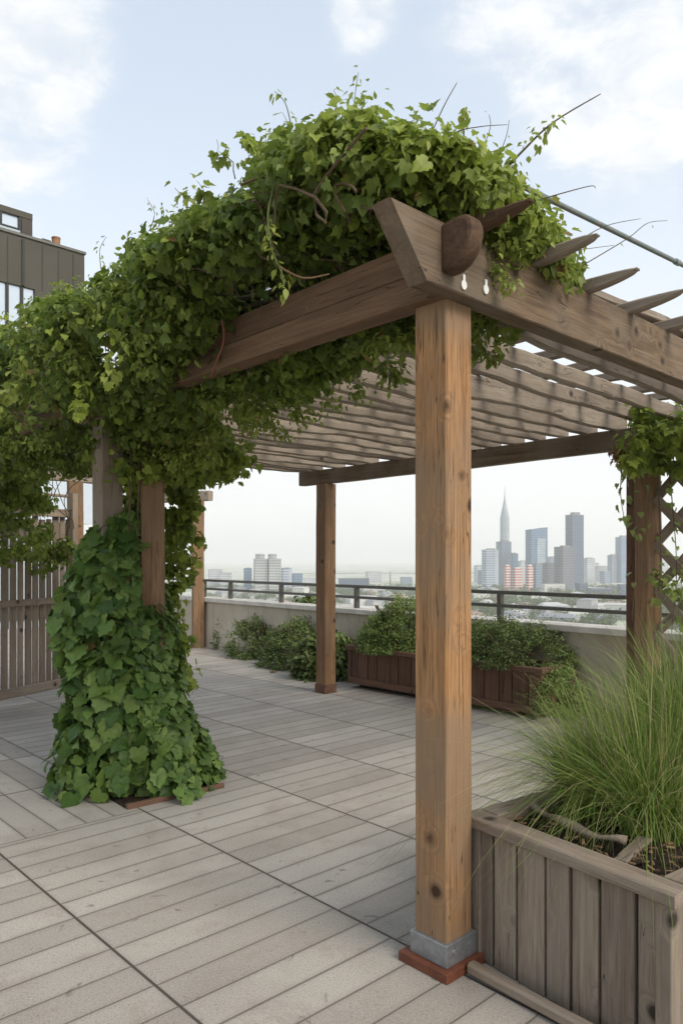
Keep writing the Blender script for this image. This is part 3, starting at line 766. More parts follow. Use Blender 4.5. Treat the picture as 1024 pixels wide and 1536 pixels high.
# fine young growth : top skin and right-hand tip, plus the fringe under the inner edge
def sprays(N, ulo, uhi, mode):
    uu = rng.uniform(ulo, uhi, N)
    if mode == 'top':
        vv = interp(uu, VC)+rng.uniform(-.35, .4, N); zz = interp(uu, ZT)-.08-.5*((vv-interp(uu, VC))/.55)**2*.6+rng.uniform(-.06, .08, N)
    elif mode == 'inner':
        vv = rng.uniform(.12, .75, N); zz = interp(uu, ZI)+rng.uniform(-.02, .3, N)
    elif mode == 'face':
        vv = interp(uu, VC)-interp(uu, HWC)*rng.uniform(.7, 1.0, N); zz = rng.uniform(0, 1, N)*(2.95-interp(uu, ZC))+interp(uu, ZC)
    else:
        vv = rng.uniform(.2, .75, N); zz = rng.uniform(2.66, 2.95, N)
    return toW(np.stack([uu, vv, zz], 1))
cen = np.concatenate([sprays(150, -.3, 7, 'top'), sprays(110, .1, 3.4, 'inner'), sprays(120, 1.5, 7, 'face'), sprays(60, -.14, .05, 'tip')])
cen = cen[under(cen, np.full(len(cen), .05))]
p, n, t = clump_leaves(cen, rng.uniform(.05, .11, len(cen)), 46, droop=.6, up=.5, r0=.2)
leaves('foliage', p, n, t, rng.uniform(.022, .05, len(p)), M['smallleaf'], vine, OVAL, rng.uniform(0, 1, len(p))**1.5)

# woody stems inside
def wander(p0, p1, amp, n=14, sag=0.0, seed=None):
    sd = random.uniform(0, 99); pts = []
    for i in range(n+1):
        f = i/n; q = Vector(p0).lerp(Vector(p1), f)
        w_ = math.sin(math.pi*f)
        q += Vector((mnoise.noise((f*3, sd, 0)), mnoise.noise((f*3, sd, 5)), mnoise.noise((f*3, sd, 9))))*amp*(.3+w_)
        q.z -= sag*4*f*(1-f); pts.append(q)
    return pts
b = MB()
for i in range(16):
    u0 = random.uniform(-.1, 5); v0 = random.uniform(-.3, .5)
    b.tube(wander(W(u0, v0, random.uniform(2.72, 2.95)), W(u0+random.uniform(1, 2.2), random.uniform(-.35, .5), random.uniform(2.7, 3.0)), .2), [random.uniform(.007, .018)]*15, 6)
for i in range(26):      # thin tangle showing on the underside near the corner
    u0 = random.uniform(-.05, 1.5)
    b.tube(wander(W(u0, random.uniform(-.42, 0), random.uniform(2.70, 2.9)), W(u0+random.uniform(.1, .6), random.uniform(-.42, .1), random.uniform(2.7, 3.0)), .2), [random.uniform(.002, .006)]*15, 5)
b.build('stem', M['stem'], vine)

def shoot(pts, r0, r1, mat, lv=0, lsize=.05, lmat='smallleaf', span=(.2, 1), tmpl=OVAL, par=None, name='shoot', young=.7, droop=.3, spread=.03):
    """one long runner with leaves along it"""
    par = par or vine
    n_ = len(pts); b = MB(); b.tube(pts, [r0+(r1-r0)*i/(n_-1) for i in range(n_)], 5)
    o = b.build(name, mat, par, smooth=True)
    if lv:
        P_, N_, T_ = [], [], []
        for i in range(lv):
            f = random.uniform(*span)*(n_-1); k = min(int(f), n_-2); q = pts[k].lerp(pts[k+1], f-k)
            d = Vector(rdir(1)[0]); P_.append(q+d*spread*random.uniform(.2, 1)); N_.append((d+Vector((0, 0, .6)))); T_.append(d+Vector((0, 0, -droop)))
        l_ = leaves('foliage', P_, N_, T_, rng.uniform(.6, 1.15, lv)*lsize, M[lmat], o, tmpl, np.full(lv, young), world=True)
    return o
def path(*pp, n=5):
    """smooth run through (px,py,Y) marks"""
    k = [P(*q) for q in pp]; out = []
    for i in range(len(k)-1):
        a = k[max(i-1, 0)]; b_ = k[i]; c = k[i+1]; d = k[min(i+2, len(k)-1)]
        for j in range(n):
            s = j/n; out.append(.5*((2*b_)+(c-a)*s+(2*a-5*b_+4*c-d)*s*s+(3*b_-a-3*c+d)*s**3))
    out.append(k[-1]); return out
tw, gs = M['stem'], M['greenstem']
shoot(path((690, 345, 2.75), (740, 275, 2.7), (785, 225, 2.68), (830, 183, 2.66), (900, 141, 2.64)), .007, .0018, tw, 60, .035, span=(.25, .75), spread=.05)
shoot(path((660, 420, 2.7), (700, 345, 2.7), (745, 290, 2.74)), .008, .004, tw, 8, .04)
shoot(path((640, 215, 3.0), (665, 160, 3.0), (685, 124, 3.0)), .003, .0015, tw)
shoot(path((780, 308, 2.8), (835, 292, 2.8), (885, 279, 2.8), (892, 283, 2.8)), .003, .001, tw)
shoot(path((640, 235, 2.9), (680, 200, 2.85), (720, 190, 2.8), (760, 187, 2.8)), .003, .001, tw, 5, .025)
shoot(path((735, 285, 2.85), (752, 225, 2.8), (760, 200, 2.8), (763, 180, 2.8)), .002, .001, tw, 2, .02)
shoot(path((705, 270, 2.85), (725, 220, 2.8), (735, 190, 2.8), (733, 172, 2.8)), .002, .001, tw, 3, .02)
shoot(path((850, 372, 3.1), (905, 340, 3.1), (960, 328, 3.1)), .0025, .001, tw)
shoot(path((870, 400, 3.15), (940, 358, 3.2), (970, 335, 3.2), (1000, 331, 3.2)), .0025, .001, tw, 2, .02)
shoot(path((830, 385, 3.0), (870, 375, 3.0), (920, 368, 3.0)), .002, .001, tw)
shoot(path((700, 250, 2.9), (695, 190, 2.9), (700, 160, 2.9)), .003, .001, gs, 26, .04, young=1)
shoot(path((535, 190, 3.0), (532, 150, 3.0), (537, 108, 3.0)), .003, .001, gs, 24, .035, young=.9)
shoot(path((437, 190, 3.2), (428, 155, 3.2), (412, 137, 3.2)), .003, .0012, gs, 6, .04)
shoot(path((500, 170, 3.1), (506, 150, 3.1), (500, 135, 3.1)), .002, .001, tw, 6, .025)
shoot(path((225, 345, 4.2), (232, 320, 4.2), (222, 300, 4.2)), .003, .0012, tw, 9, .03)
shoot(path((238, 340, 4.2), (246, 322, 4.2), (243, 308, 4.2)), .003, .0012, tw, 7, .03)
shoot(path((152, 405, 4.7), (150, 375, 4.7), (160, 355, 4.7)), .003, .0012, tw, 12, .035)
shoot(path((385, 235, 3.4), (372, 215, 3.4), (363, 205, 3.4)), .003, .001, gs, 14, .06, 'leaf', tmpl=LOBED)
# pale runner hanging down the face, and the bare reddish twig it ends on
shoot(path((415, 265, 2.75), (402, 320, 2.68), (408, 375, 2.66), (424, 415, 2.66), (425, 445, 2.66)), .005, .002, gs, 34, .04, span=(.3, 1), young=1)
shoot(path((418, 400, 2.72), (455, 417, 2.72), (494, 411, 2.74)), .005, .003, M['bark'])
shoot(path((333, 480, 3.35), (336, 510, 3.33), (322, 550, 3.3), (316, 568, 3.3)), .006, .003, M['redplate'])
shoot(path((265, 400, 3.6), (290, 360, 3.5), (330, 340, 3.45)), .006, .003, M['bark'])
shoot(path((215, 380, 3.9), (260, 410, 3.7), (310, 420, 3.55), (350, 440, 3.4)), .004, .002, gs, 12, .035)
for i in range(95):     # short shoots roughening the outline and runners hanging over the face
    uu = random.uniform(-.2, 6.8)
    if i < 62:
        vv = random.uniform(-.4, .45); zz = float(interp(uu, ZT))-.22-.6*abs(vv)**2; p0 = W(uu, vv, zz)
        d = Vector((random.gauss(0, .5), random.gauss(0, .5), random.uniform(.4, 1.1)))*random.uniform(.2, .36)
    else:
        uu = random.uniform(1.2, 6.5); vv = -random.uniform(.35, .5); p0 = W(uu, vv, random.uniform(float(interp(uu, ZC))+.1, 3.0))
        d = -D2*random.uniform(.06, .2)+D1*random.uniform(-.2, .2)+Vector((0, 0, -random.uniform(.12, .4)))
    if i < 62 and not under([tuple(p0+d*.6)], [0.0])[0]: d *= .5
    shoot(wander(p0, p0+d, .05, 7), .003, .001, gs, random.randint(12, 24), random.uniform(.03, .06), random.choice(['leaf', 'smallleaf']), (.2, 1), random.choice([OVAL, LOBED, GRAPE]), young=random.uniform(.3, 1), name='shoot', spread=.045)
# tail of light growth hanging over the front beam by the corner
cen = [tuple(P(x+random.gauss(0, 9), y+random.gauss(0, 14), 2.72)) for x, y in ((745, 355), (760, 375), (752, 405), (770, 395), (748, 425), (790, 370), (800, 345), (735, 375))]
p, n, t = clump_leaves(cen, np.full(len(cen), .045), 38, droop=1.0, up=.3, r0=.1)
leaves('foliage', p, n, t, rng.uniform(.018, .04, len(p)), M['smallleaf'], vine, OVAL, rng.uniform(.2, 1, len(p)))
# inner mass seen right of the near post, over the front beam
cen = np.array([tuple(W(random.uniform(-.1, .6), random.uniform(.15, .95), random.uniform(2.70, 2.92))) for _ in range(150)]); cen = cen[under(cen, np.full(len(cen), .09))]
p, n, t = clump_leaves(cen, np.full(len(cen), .10), 50, droop=.8, up=.5)
leaves('foliage', p, n, t, rng.uniform(.03, .06, len(p)), M['smallleaf'], vine, LOBED, rng.uniform(0, 1, len(p)))
cen = [tuple(W(random.uniform(.1, .5), random.uniform(.2, .65), random.uniform(2.42, 2.66))) for _ in range(26)]
p, n, t = clump_leaves(cen, np.full(len(cen), .08), 40, droop=.9, up=.3)
leaves('foliage', p, n, t, rng.uniform(.03, .055, len(p)), M['smallleaf'], vine, LOBED, rng.uniform(0, .8, len(p)))

# ------------------------------------------------------------------ leafy column around the two posts
AX = [(0, 216, .61), (.2, 210, .51), (.45, 194, .41), (.78, 178, .37), (1.23, 168, .33), (1.55, 172, .24), (1.80, 184, .12)]
colv = thing('column_vine', (-1.38, 5.0, 0), 'dense column of large lobed dark green leaves around two posts', 'vine')
def colpoints(N, zlo=0.02, zhi=1.82, rlo=.8, rhi=1.03):
    zz = rng.uniform(zlo, zhi, N); an = rng.uniform(0, 2*np.pi, N)
    cx = (np.interp(zz, [a[0] for a in AX], [a[1] for a in AX])-CX)/F*5.0
    rr = np.interp(zz, [a[0] for a in AX], [a[2] for a in AX])*(1+.26*np.array([mnoise.noise((math.cos(a)*1.6, math.sin(a)*1.6, q*2.2)) for a, q in zip(an, zz)]))*rng.uniform(rlo, rhi, N)
    pp = np.stack([cx+rr*np.cos(an), 5.0+rr*np.sin(an)*.9, zz], 1)
    nn = np.stack([np.cos(an), np.sin(an), np.full(N, .55)], 1)
    return pp, nn, an
qB = P(230, HY, 5.02)
def notpost(pp):
    # leave the reddish right-hand post bare above 1.27 m
    return ~((pp[:, 2] > 1.16+.1*np.sin(pp[:, 0]*40)) & (np.abs(pp[:, 0]-(qB.x-.01)+ (pp[:, 1]-qB.y)*.27) < .115) & (pp[:, 1] < qB.y))
pp, nn, an = colpoints(3300, rlo=.5, rhi=1.04)
k = notpost(pp); pp, nn, an = pp[k], nn[k], an[k]
tt = np.stack([np.cos(an)*.25, np.sin(an)*.25, np.full(len(an), -1.0)], 1)+rng.normal(scale=.42, size=pp.shape)
leaves('foliage', pp, nn+rng.normal(scale=.55, size=pp.shape), tt, rng.uniform(.07, .135, len(pp)), M['bigleaf'], colv, GRAPE, rng.uniform(0, 1, len(pp))**3)
pp, nn, an = colpoints(6500, rlo=.8, rhi=1.05)
side_ = (np.cos(an-R(-5)) > .62)
k = notpost(pp) & side_; pp, nn, an = pp[k], nn[k], an[k]
tt = np.stack([np.cos(an)*.3, np.sin(an)*.3, np.full(len(an), -1.0)], 1)+rng.normal(scale=.5, size=pp.shape)
leaves('foliage', pp, nn+rng.normal(scale=.4, size=pp.shape), tt, rng.uniform(.035, .075, len(pp)), M['bigleaf'], colv, GRAPE, rng.uniform(0, 1, len(pp))**2)
b = MB()
for i in range(14):
    a = random.uniform(0, 6.28); 
    b.tube(wander((-1.36+.22*math.cos(a), 5.0+.22*math.sin(a), 0), (-1.42+.1*math.cos(a), 5.0+.1*math.sin(a), 2.3), .07, 18), [random.uniform(.006, .014)]*19, 6)
b.build('stem', M['stem'], colv)

# ------------------------------------------------------------------ curtain of fine vine right of the column
hv = thing('hanging_vine', P(268, 620, 5.5), 'loose fine leaved vine hanging in a strand right of the leafy column', 'vine')
marks = [((262, 640), (268, 740), (276, 830), (268, 900), (272, 960), (290, 1040)), ((285, 640), (282, 720), (290, 790), (300, 810)), ((250, 660), (258, 760), (262, 860), (255, 930)),
         ((300, 640), (318, 690), (326, 720)), ((330, 640), (345, 672), (358, 700)), ((275, 680), (290, 740), (296, 765)), ((305, 650), (332, 668), (352, 690))]
for mk in marks:
    pts = path(*[(x+random.uniform(-3, 3), y, 5.45+random.uniform(-.15, .15)) for x, y in mk], n=6)
    shoot(pts, .005, .002, tw, 26*len(mk), .055, 'leaf', (0, 1), LOBED, hv, 'strand', .6, .8, .075)
cen = [tuple(P(random.gauss(250, 48), random.uniform(600, 716), random.uniform(4.9, 5.9))) for _ in range(105)]
p, n, t = clump_leaves(cen, rng.uniform(.08, .15, len(cen)), 48, droop=.9, up=.4)
leaves('foliage', p, n, t, rng.uniform(.04, .075, len(p)), M['leaf'], hv, LOBED, rng.uniform(0, .7, len(p)))
cen = []
for i in range(46):
    f = random.random(); y = 690+f*330; cen.append(tuple(P(262+14*math.sin(f*7)+random.gauss(0, 8+5*(1-f)), y, random.uniform(5.25, 5.55))))
for i in range(16): cen.append(tuple(P(random.gauss(205, 12), random.uniform(690, 790), random.uniform(4.95, 5.2))))
p, n, t = clump_leaves(cen, rng.uniform(.05, .09, len(cen)), 26, droop=1.0, up=.3, r0=.2)
leaves('foliage', p, n, t, rng.uniform(.04, .075, len(p)), M['leaf'], hv, GRAPE, rng.uniform(0, .8, len(p)))
# fringe over the fence at the far left
lv_ = thing('fence_vine', P(30, 760, 7.2), 'sparse vine trailing over the top of the slat fence', 'vine')
cen = [tuple(P(random.uniform(-60, 70), random.uniform(690, 765) if i % 4 else random.uniform(770, 840), random.uniform(6.6, 7.6))) for i in range(95)]
cen += [tuple(P(random.uniform(60, 108), random.uniform(800, 850), 7.9)) for i in range(10)]
p, n, t = clump_leaves(cen, rng.uniform(.06, .13, len(cen)), 30, droop=.9, up=.4)
leaves('foliage', p, n, t, rng.uniform(.035, .075, len(p)), M['leaf'], lv_, LOBED, rng.uniform(0, .6, len(p)))
b = MB()
for i in range(9):
    x = random.uniform(-40, 105); b.tube(wander(P(x, 700, 7.3), P(x+random.uniform(-30, 30), random.uniform(760, 850), 7.5), .15), [.004]*15, 5)
b.build('stem', M['stem'], lv_)

# ------------------------------------------------------------------ vine on the right-hand lattice
rv = thing('lattice_vine', P(985, 650, 5.5), 'light green vine tumbling over the top of the lattice trellis', 'vine')
cen = [tuple(P(random.uniform(945, 1120), random.uniform(612, 705), random.uniform(5.0, 5.8))) for _ in range(80)]
p, n, t = clump_leaves(cen, rng.uniform(.05, .12, len(cen)), 24, droop=.8, up=.5, r0=.2)
leaves('foliage', p, n, t, rng.uniform(.035, .085, len(p)), M['leaf'], rv, LOBED, rng.uniform(0, 1, len(p)))
cen = [tuple(P(random.uniform(922, 955), random.uniform(655, 690), random.uniform(5.4, 5.7))) for _ in range(12)]
p, n, t = clump_leaves(cen, np.full(len(cen), .05), 22, droop=.9)
leaves('dry_foliage', p, n, t, rng.uniform(.025, .05, len(p)), M['dryleaf'], rv, LOBED)
for mk, c_ in ((((950, 680), (948, 760), (952, 850), (947, 930)), 18), (((1000, 690), (1008, 760), (1014, 860), (1006, 950)), 34), (((985, 700), (990, 830), (985, 900)), 14),
               (((1030, 690), (1035, 800), (1026, 940)), 60), (((935, 680), (930, 740), (940, 800)), 12), (((975, 860), (1000, 880), (1020, 900)), 40)):
    shoot(path(*[(x, y, 5.45+random.uniform(-.1, .1)) for x, y in mk], n=6), .005, .002, tw, c_, .055, 'herbleaf', (0, 1), LOBED, rv, 'strand', .7, .8, .1)

# ================================================================== SHRUBS
def shrub(name, label, cat, c, rx, ry, h, ncl, per, ls, mat, tmpl=OVAL, group=None, cr=.09, up=.5, spike=0):
    t_ = thing(name, c, label, cat, group); c = np.array(c)
    d = rdir(ncl); d[:, 2] = np.abs(d[:, 2])
    f = rng.uniform(.55, 1, ncl)**.5*(1+.2*np.array([mnoise.noise((a*1.8, b_*1.8, c[0]+q)) for a, b_, q in d]))
    cen = c+d*f[:, None]*np.array([rx, ry, h]); cen[:, 2] = np.maximum(cen[:, 2]-.05, c[2]+.04)
    p, n, t = clump_leaves(cen, rng.uniform(.6, 1.2, ncl)*cr, per, droop=-.35, up=up, r0=.3)
    p[:, 2] = np.maximum(p[:, 2], c[2]+.01)
    leaves('foliage', p, n, t, rng.uniform(.7, 1.3, len(p))*ls, M[mat], t_, tmpl, rng.uniform(0, 1, len(p))**2*(p[:, 2]-c[2])/h)
    b = MB()
    for i in range(12):
        a = random.uniform(0, 6.28); q = Vector(c)+Vector((rx*.7*math.cos(a), ry*.7*math.sin(a), h*.75)); b.tube(wander(Vector(c)+Vector((.04*math.cos(a), .04*math.sin(a), -.02)), q, .06, 8), [.008]*9, 5)
    b.build('stem', M['stem'], t_); return t_
def ground(px, py): return tuple(G(px, py))
shrub('low_shrub', 'low dark green shrub spreading before the wall, next to the lone wall post', 'shrub', ground(341, 964), .66, .55, .74, 190, 50, .033, 'shrubleaf', group='shrubs along the wall', cr=.1)
shrub('low_shrub', 'dark shrub wedged between the two shrubs nearest the lone wall post', 'shrub', ground(368, 972), .55, .45, .74, 150, 50, .033, 'shrubleaf', group='shrubs along the wall', cr=.1)
shrub('low_shrub', 'low dark shrub directly left of the tall green herb, at the wall', 'shrub', ground(424, 985), .5, .45, .72, 150, 50, .033, 'shrubleaf', group='shrubs along the wall', cr=.1)
shrub('low_shrub', 'rounded dark shrub in front of the wall, second from the lone wall post', 'shrub', ground(392, 984), .55, .5, .74, 190, 50, .033, 'shrubleaf', group='shrubs along the wall', cr=.1)
shrub('low_shrub', 'dark leafy shrub left of the slim far post, below the tall herb', 'shrub', ground(447, 1000), .52, .5, .74, 190, 50, .033, 'shrubleaf', group='shrubs along the wall', cr=.1)
shrub('tall_herb', 'tall loose green herb rising above the wall coping left of the slim far post', 'shrub', ground(460, 984), .38, .34, 1.0, 120, 40, .05, 'shrubleaf', LOBED, cr=.09)
shrub('low_shrub', 'broad drooping dark shrub behind the slim far post, touching the planter', 'shrub', ground(497, 1016), .46, .34, .66, 110, 46, .06, 'shrubleaf', LOBED, group='shrubs along the wall', cr=.1)
q = FA+fex*.55+fey*.30
shrub('feathery_shrub', 'feathery dull green shrub at the left end of the planter', 'shrub', tuple(FA+fex*.22+fey*.34+Vector((0, 0, .45))), .3, .22, .42, 100, 60, .024, 'herbleaf', cr=.08)
shrub('bright_shrub', 'bright yellow green bushy shrub in the long planter, left of the near post', 'shrub', tuple(FA+fex*.66+fey*.27+Vector((0, 0, .44))), .50, .30, .72, 330, 60, .026, 'herbleaf', cr=.075, up=.8)
shrub('mounded_shrub', 'mounded fine leaved green shrub in the long planter right of the near post', 'shrub', tuple(FA+fex*2.06+fey*.28+Vector((0, 0, .44))), .80, .40, .50, 380, 60, .022, 'shrubleaf', cr=.08)
shrub('mounded_shrub', 'small dark shrub in the middle of the long planter, hidden by the near post', 'shrub', tuple(FA+fex*1.5+fey*.30+Vector((0, 0, .44))), .4, .25, .30, 90, 60, .024, 'shrubleaf', cr=.09)

shrub('trailing_plant', 'trailing light green plant spilling over the right end of the long planter', 'plant', tuple(FA+fex*2.62+fey*.22+Vector((0, 0, .06))), .26, .34, .50, 110, 46, .026, 'herbleaf', cr=.08)

# ================================================================== ORNAMENTAL GRASS in the near planter
def grass(label, c, n, hmin, hmax, spread, lean=(0, 0), wid=.0036):
    t_ = thing('ornamental_grass', c, label, 'grass plant', 'ornamental grasses in the near planter')
    c = np.array(c); SEG = 7
    an = rng.uniform(0, 2*np.pi, n); r0 = rng.uniform(0, 1, n)**.6*.11; L = rng.uniform(hmin, hmax, n)*(1-.45*rng.uniform(0, 1, n)**2)
    out = rng.uniform(.05, 1, n)**1.2*spread
    a2 = an+rng.normal(scale=.85, size=n); dx = np.cos(a2)*out+lean[0]; dy = np.sin(a2)*out+lean[1]
    base = c+np.stack([np.cos(an)*r0, np.sin(an)*r0, np.zeros(n)], 1)
    s = np.linspace(0, 1, SEG+1)
    hor = s**1.9
    mag = np.sqrt(dx**2+dy**2)
    drop = rng.uniform(.05, .95, n)*mag
    X = base[:, None, 0]+dx[:, None]*L[:, None]*hor; Y = base[:, None, 1]+dy[:, None]*L[:, None]*hor
    Z = base[:, None, 2]+L[:, None]*(s*(1-.25*mag[:, None])-drop[:, None]*s**3.2)
    w = rng.uniform(.6, 1.4, n)[:, None]*wid*(1-s**2.2*.92)
    ph = rng.uniform(0, np.pi, n); wx, wy = np.cos(ph)[:, None], np.sin(ph)[:, None]
    A = np.stack([X-w*wx/2, Y-w*wy/2, Z], 2); B = np.stack([X+w*wx/2, Y+w*wy/2, Z], 2)
    V = np.stack([A, B], 2).reshape(-1, 3)-c
    idx = np.arange(n)[:, None]*(2*(SEG+1)); f = []
    for k in range(SEG): f.append(np.stack([idx[:, 0]+2*k, idx[:, 0]+2*k+1, idx[:, 0]+2*k+3, idx[:, 0]+2*k+2], 1))
    Fc = np.concatenate(f)
    me = bpy.data.meshes.new('blades'); me.vertices.add(len(V)); me.vertices.foreach_set('co', V.ravel().astype(np.float32))
    me.loops.add(Fc.size); me.loops.foreach_set('vertex_index', Fc.ravel().astype(np.int32))
    me.polygons.add(len(Fc)); me.polygons.foreach_set('loop_start', (np.arange(len(Fc))*4).astype(np.int32)); me.polygons.foreach_set('use_smooth', np.ones(len(Fc), bool))
    at = me.attributes.new('leaf_rnd', 'FLOAT', 'POINT'); at.data.foreach_set('value', np.repeat(rng.uniform(0, 1, n), 2*(SEG+1)).astype(np.float32))
    me.materials.append(M['grass']); me.update(calc_edges=True); me.validate()
    o = bpy.data.objects.new('blades', me); COL.objects.link(o); o.parent = t_
    return t_
grass('arching fine green grass tuft nearest the near post in the grey planter', tuple(pl_pt(.20, .50, .49)), 1900, .34, .72, 1.3, (-.21, .10))
grass('wispy pale grass tuft leaning out over the left rim of the grey planter', tuple(pl_pt(.12, .72, .49)), 260, .45, .8, 1.0, (-.34, .30), .0026)
grass('arching green grass tuft at the planter corner nearest the camera', tuple(pl_pt(.46, .46, .49)), 1300, .4, .8, 1.2, (-.06, -.02))
grass('tall green grass tuft at the back of the grey planter below the lattice', tuple(pl_pt(.36, .86, .49)), 1800, .6, 1.0, .9, (-.05, .05))
grass('thick green grass tuft at the right edge of the grey planter', tuple(pl_pt(.62, .74, .49)), 1600, .6, 1.0, .8, (.05, 0))

# ================================================================== DARK MODERN BUILDING at the upper left
def facade_mat(name, col, var=.15):
    t = NT(name); tc = t.n('ShaderNodeTexCoord'); n1 = t.noise(tc.outputs['Object'], .5, 5, .6)
    c = t.mix(t.sstep(n1, .35, .65), col, tuple(x*(1-var) for x in col)); return t.done(t.pbsdf(c, .6, .3).outputs[0])
M['clad'] = facade_mat('brown_grey_cladding', (.062, .054, .040)); M['clad2'] = facade_mat('dark_brown_cladding', (.055, .042, .034))
M['frame'] = facade_mat('dark_window_frame', (.03, .03, .028))
def glassmat(name, tint, rough=.05):
    t = NT(name); b = t.pbsdf(tint, rough, .9, .55); return t.done(b.outputs[0])
M['glass'] = glassmat('reflecting_glass', (.55, .6, .66))
C0 = P(127, HY, 30.0); e = -D2            # right-hand corner, facade runs along -D2 towards the camera
nrm_ = -D1                                 # facade faces us
bd = thing('office_building', (C0.x, C0.y, GZ), 'dark brown clad modern building with large windows at the upper left', 'building')
def bbox(s0, s1, d0, d1, z0, z1):         # s along the facade from the corner, d depth behind the facade (negative = proud)
    b = MB(); A = Vector((C0.x, C0.y, 0)); c = [A+e*s0-nrm_*d0, A+e*s1-nrm_*d0, A+e*s1-nrm_*d1, A+e*s0-nrm_*d1]
    b.add([Vector((p.x, p.y, z)) for z in (z0, z1) for p in c], [(0,1,2,3),(7,6,5,4),(4,5,1,0),(5,6,2,1),(6,7,3,2),(7,4,0,3)]); return b
def zat(px, py, s):                        # height of a mark on the facade at arc position s
    q = C0+e*s; return EYE-(py-HY)/F*q.y
def s_of(px):
    k = (px-CX)/F; return (k*C0.y-C0.x)/(e.x-k*e.y)
zt = zat(127, 382, 0); zw = zat(53, 434, s_of(53)); SL = 16.0
bbox(0, SL, 0, 14, zw, zt).build('wall', M['clad'], bd)
for s in [s_of(x) for x in (110, 88, 64, 12)]+[s_of(12)+k*1.6 for k in range(1, 7)]:
    bbox(s-.02, s+.02, -.012, 0, zw+.02, zt-.12).build('panel_joint', M['frame'], bd)
bbox(s_of(35)-.05, s_of(35)+.05, -.06, 0, zw+.02, zt-.12).build('downpipe', M['frame'], bd)
bbox(-.05, SL, -.06, 14, zt, zt+.10).build('parapet_cap', M['rail'], bd)
# storeys below: glass bands between slab edges
z = zw; st = 0
while z > -4:
    bbox(s_of(64)-2.2 if st else s_of(53), SL, .10, 13, z-2.6, z).build('window', M['glass'], bd)
    if not st: bbox(0, s_of(53)-.0, .0, 13, z-2.6, z-.002).build('wall', M['clad'], bd)
    for s in [s_of(x) for x in (54, 34, 12)]+[s_of(12)+k*1.1 for k in range(1, 9)]:
        bbox(s-.05, s+.05, .02, .12, z-2.6, z-.002).build('mullion', M['frame'], bd)
    bbox(.02, SL, .03, 13, z-3.2, z-2.602).build('wall', M['clad'], bd); z -= 3.2; st += 1
bbox(.02, SL, .03, 13, GZ, z-.002).build('wall', M['clad'], bd)
# upper block, set back from the corner
su = s_of(53); zu = zat(53, 318, su)
zk, zs = zat(53, 327, su), zat(35, 358, s_of(35))
bbox(su, SL, .25, 12, zk+.002, zu).build('fascia', M['clad'], bd)
bbox(su, s_of(36), .27, 12, zt+.102, zk).build('wall', M['clad2'], bd)
bbox(s_of(36)+.01, SL, .36, 12, zt+.102, zk).build('window', M['glass'], bd)
for x in (35, 5): bbox(s_of(x)-.06, s_of(x)+.06, .27, .4, zt+.102, zk-.002).build('mullion', M['frame'], bd)
for k in range(1, 8): bbox(s_of(5)+1.5*k-.05, s_of(5)+1.5*k+.05, .27, .4, zt+.102, zk-.002).build('mullion', M['frame'], bd)
zr_ = zt+.36
bbox(s_of(34), SL, .29, .34, zr_, zr_+.05).build('mullion', M['frame'], bd)
bbox(s_of(34), SL, .22, .24, zt+.12, zt+.30).build('glass_balustrade', glassmat('pale_glass', (.38, .43, .43), .1), bd)
sc_ = s_of(92); q = C0+e*sc_-nrm_*.5; q.z = 0
b = MB(); b.lathe([(.16, zt+.10), (.16, zt+.5), (.175, zt+.5), (.175, zt+.56), (.12, zt+.56)], (q.x, q.y, 0), 14); b.build('chimney', plain('terracotta', (.3, .16, .08), .8), bd)
b = MB(); b.tube([q+e*.22+Vector((0, 0, zt+.1)), q+e*.22+Vector((0, 0, zt+.36)), q+e*.55+Vector((0, 0, zt+.36))], .03, 6); b.tube([q+e*.55+Vector((0, 0, zt+.1)), q+e*.55+Vector((0, 0, zt+.36))], .03, 6); b.build('roof_rail', M['rail'], bd)

# ================================================================== CITY SKYLINE
def towermat(name, wall, glass, fh=3.4, mw=3.0, gl=.6, stripe=None):
    t = NT(name); tc = t.n('ShaderNodeTexCoord'); sp = t.n('ShaderNodeSeparateXYZ'); t.l(tc.outputs['Object'], sp.inputs[0])
    zf = t.math('FRACT', t.math('DIVIDE', sp.outputs[2], fh)); xf = t.math('FRACT', t.math('DIVIDE', t.math('ADD', sp.outputs[0], sp.outputs[1]), mw))
    w = t.math('MULTIPLY', t.math('GREATER_THAN', zf, 1-gl), t.math('GREATER_THAN', xf, .22))
    cell = t.n('ShaderNodeCombineXYZ'); t.l(t.math('FLOOR', t.math('DIVIDE', sp.outputs[2], fh)), cell.inputs[2]); t.l(t.math('FLOOR', t.math('DIVIDE', t.math('ADD', sp.outputs[0], sp.outputs[1]), mw)), cell.inputs[0])
    rn = t.n('ShaderNodeTexWhiteNoise', noise_dimensions='3D'); t.l(cell.outputs[0], rn.inputs['Vector'])
    g = t.mix(t.math('MULTIPLY', rn.outputs['Value'], .6), glass, tuple(x*.55 for x in glass))
    big = t.noise(tc.outputs['Object'], .05, 4, .6)
    wl_ = t.mix(t.sstep(big, .35, .65), wall, tuple(x*.75 for x in wall))
    c = t.mix(w, wl_, g)
    b = t.pbsdf(c, .5, .4); t.l(t.math('SUBTRACT', .7, t.math('MULTIPLY', w, .45)), b.inputs['Roughness']); return t.done(b.outputs[0])
T_ = {}
def tm(k, *a, **kw):
    if k not in T_: T_[k] = towermat(k, *a, **kw)
    return T_[k]
roofm = plain('flat_roof_grey', (.2, .2, .2), .8)
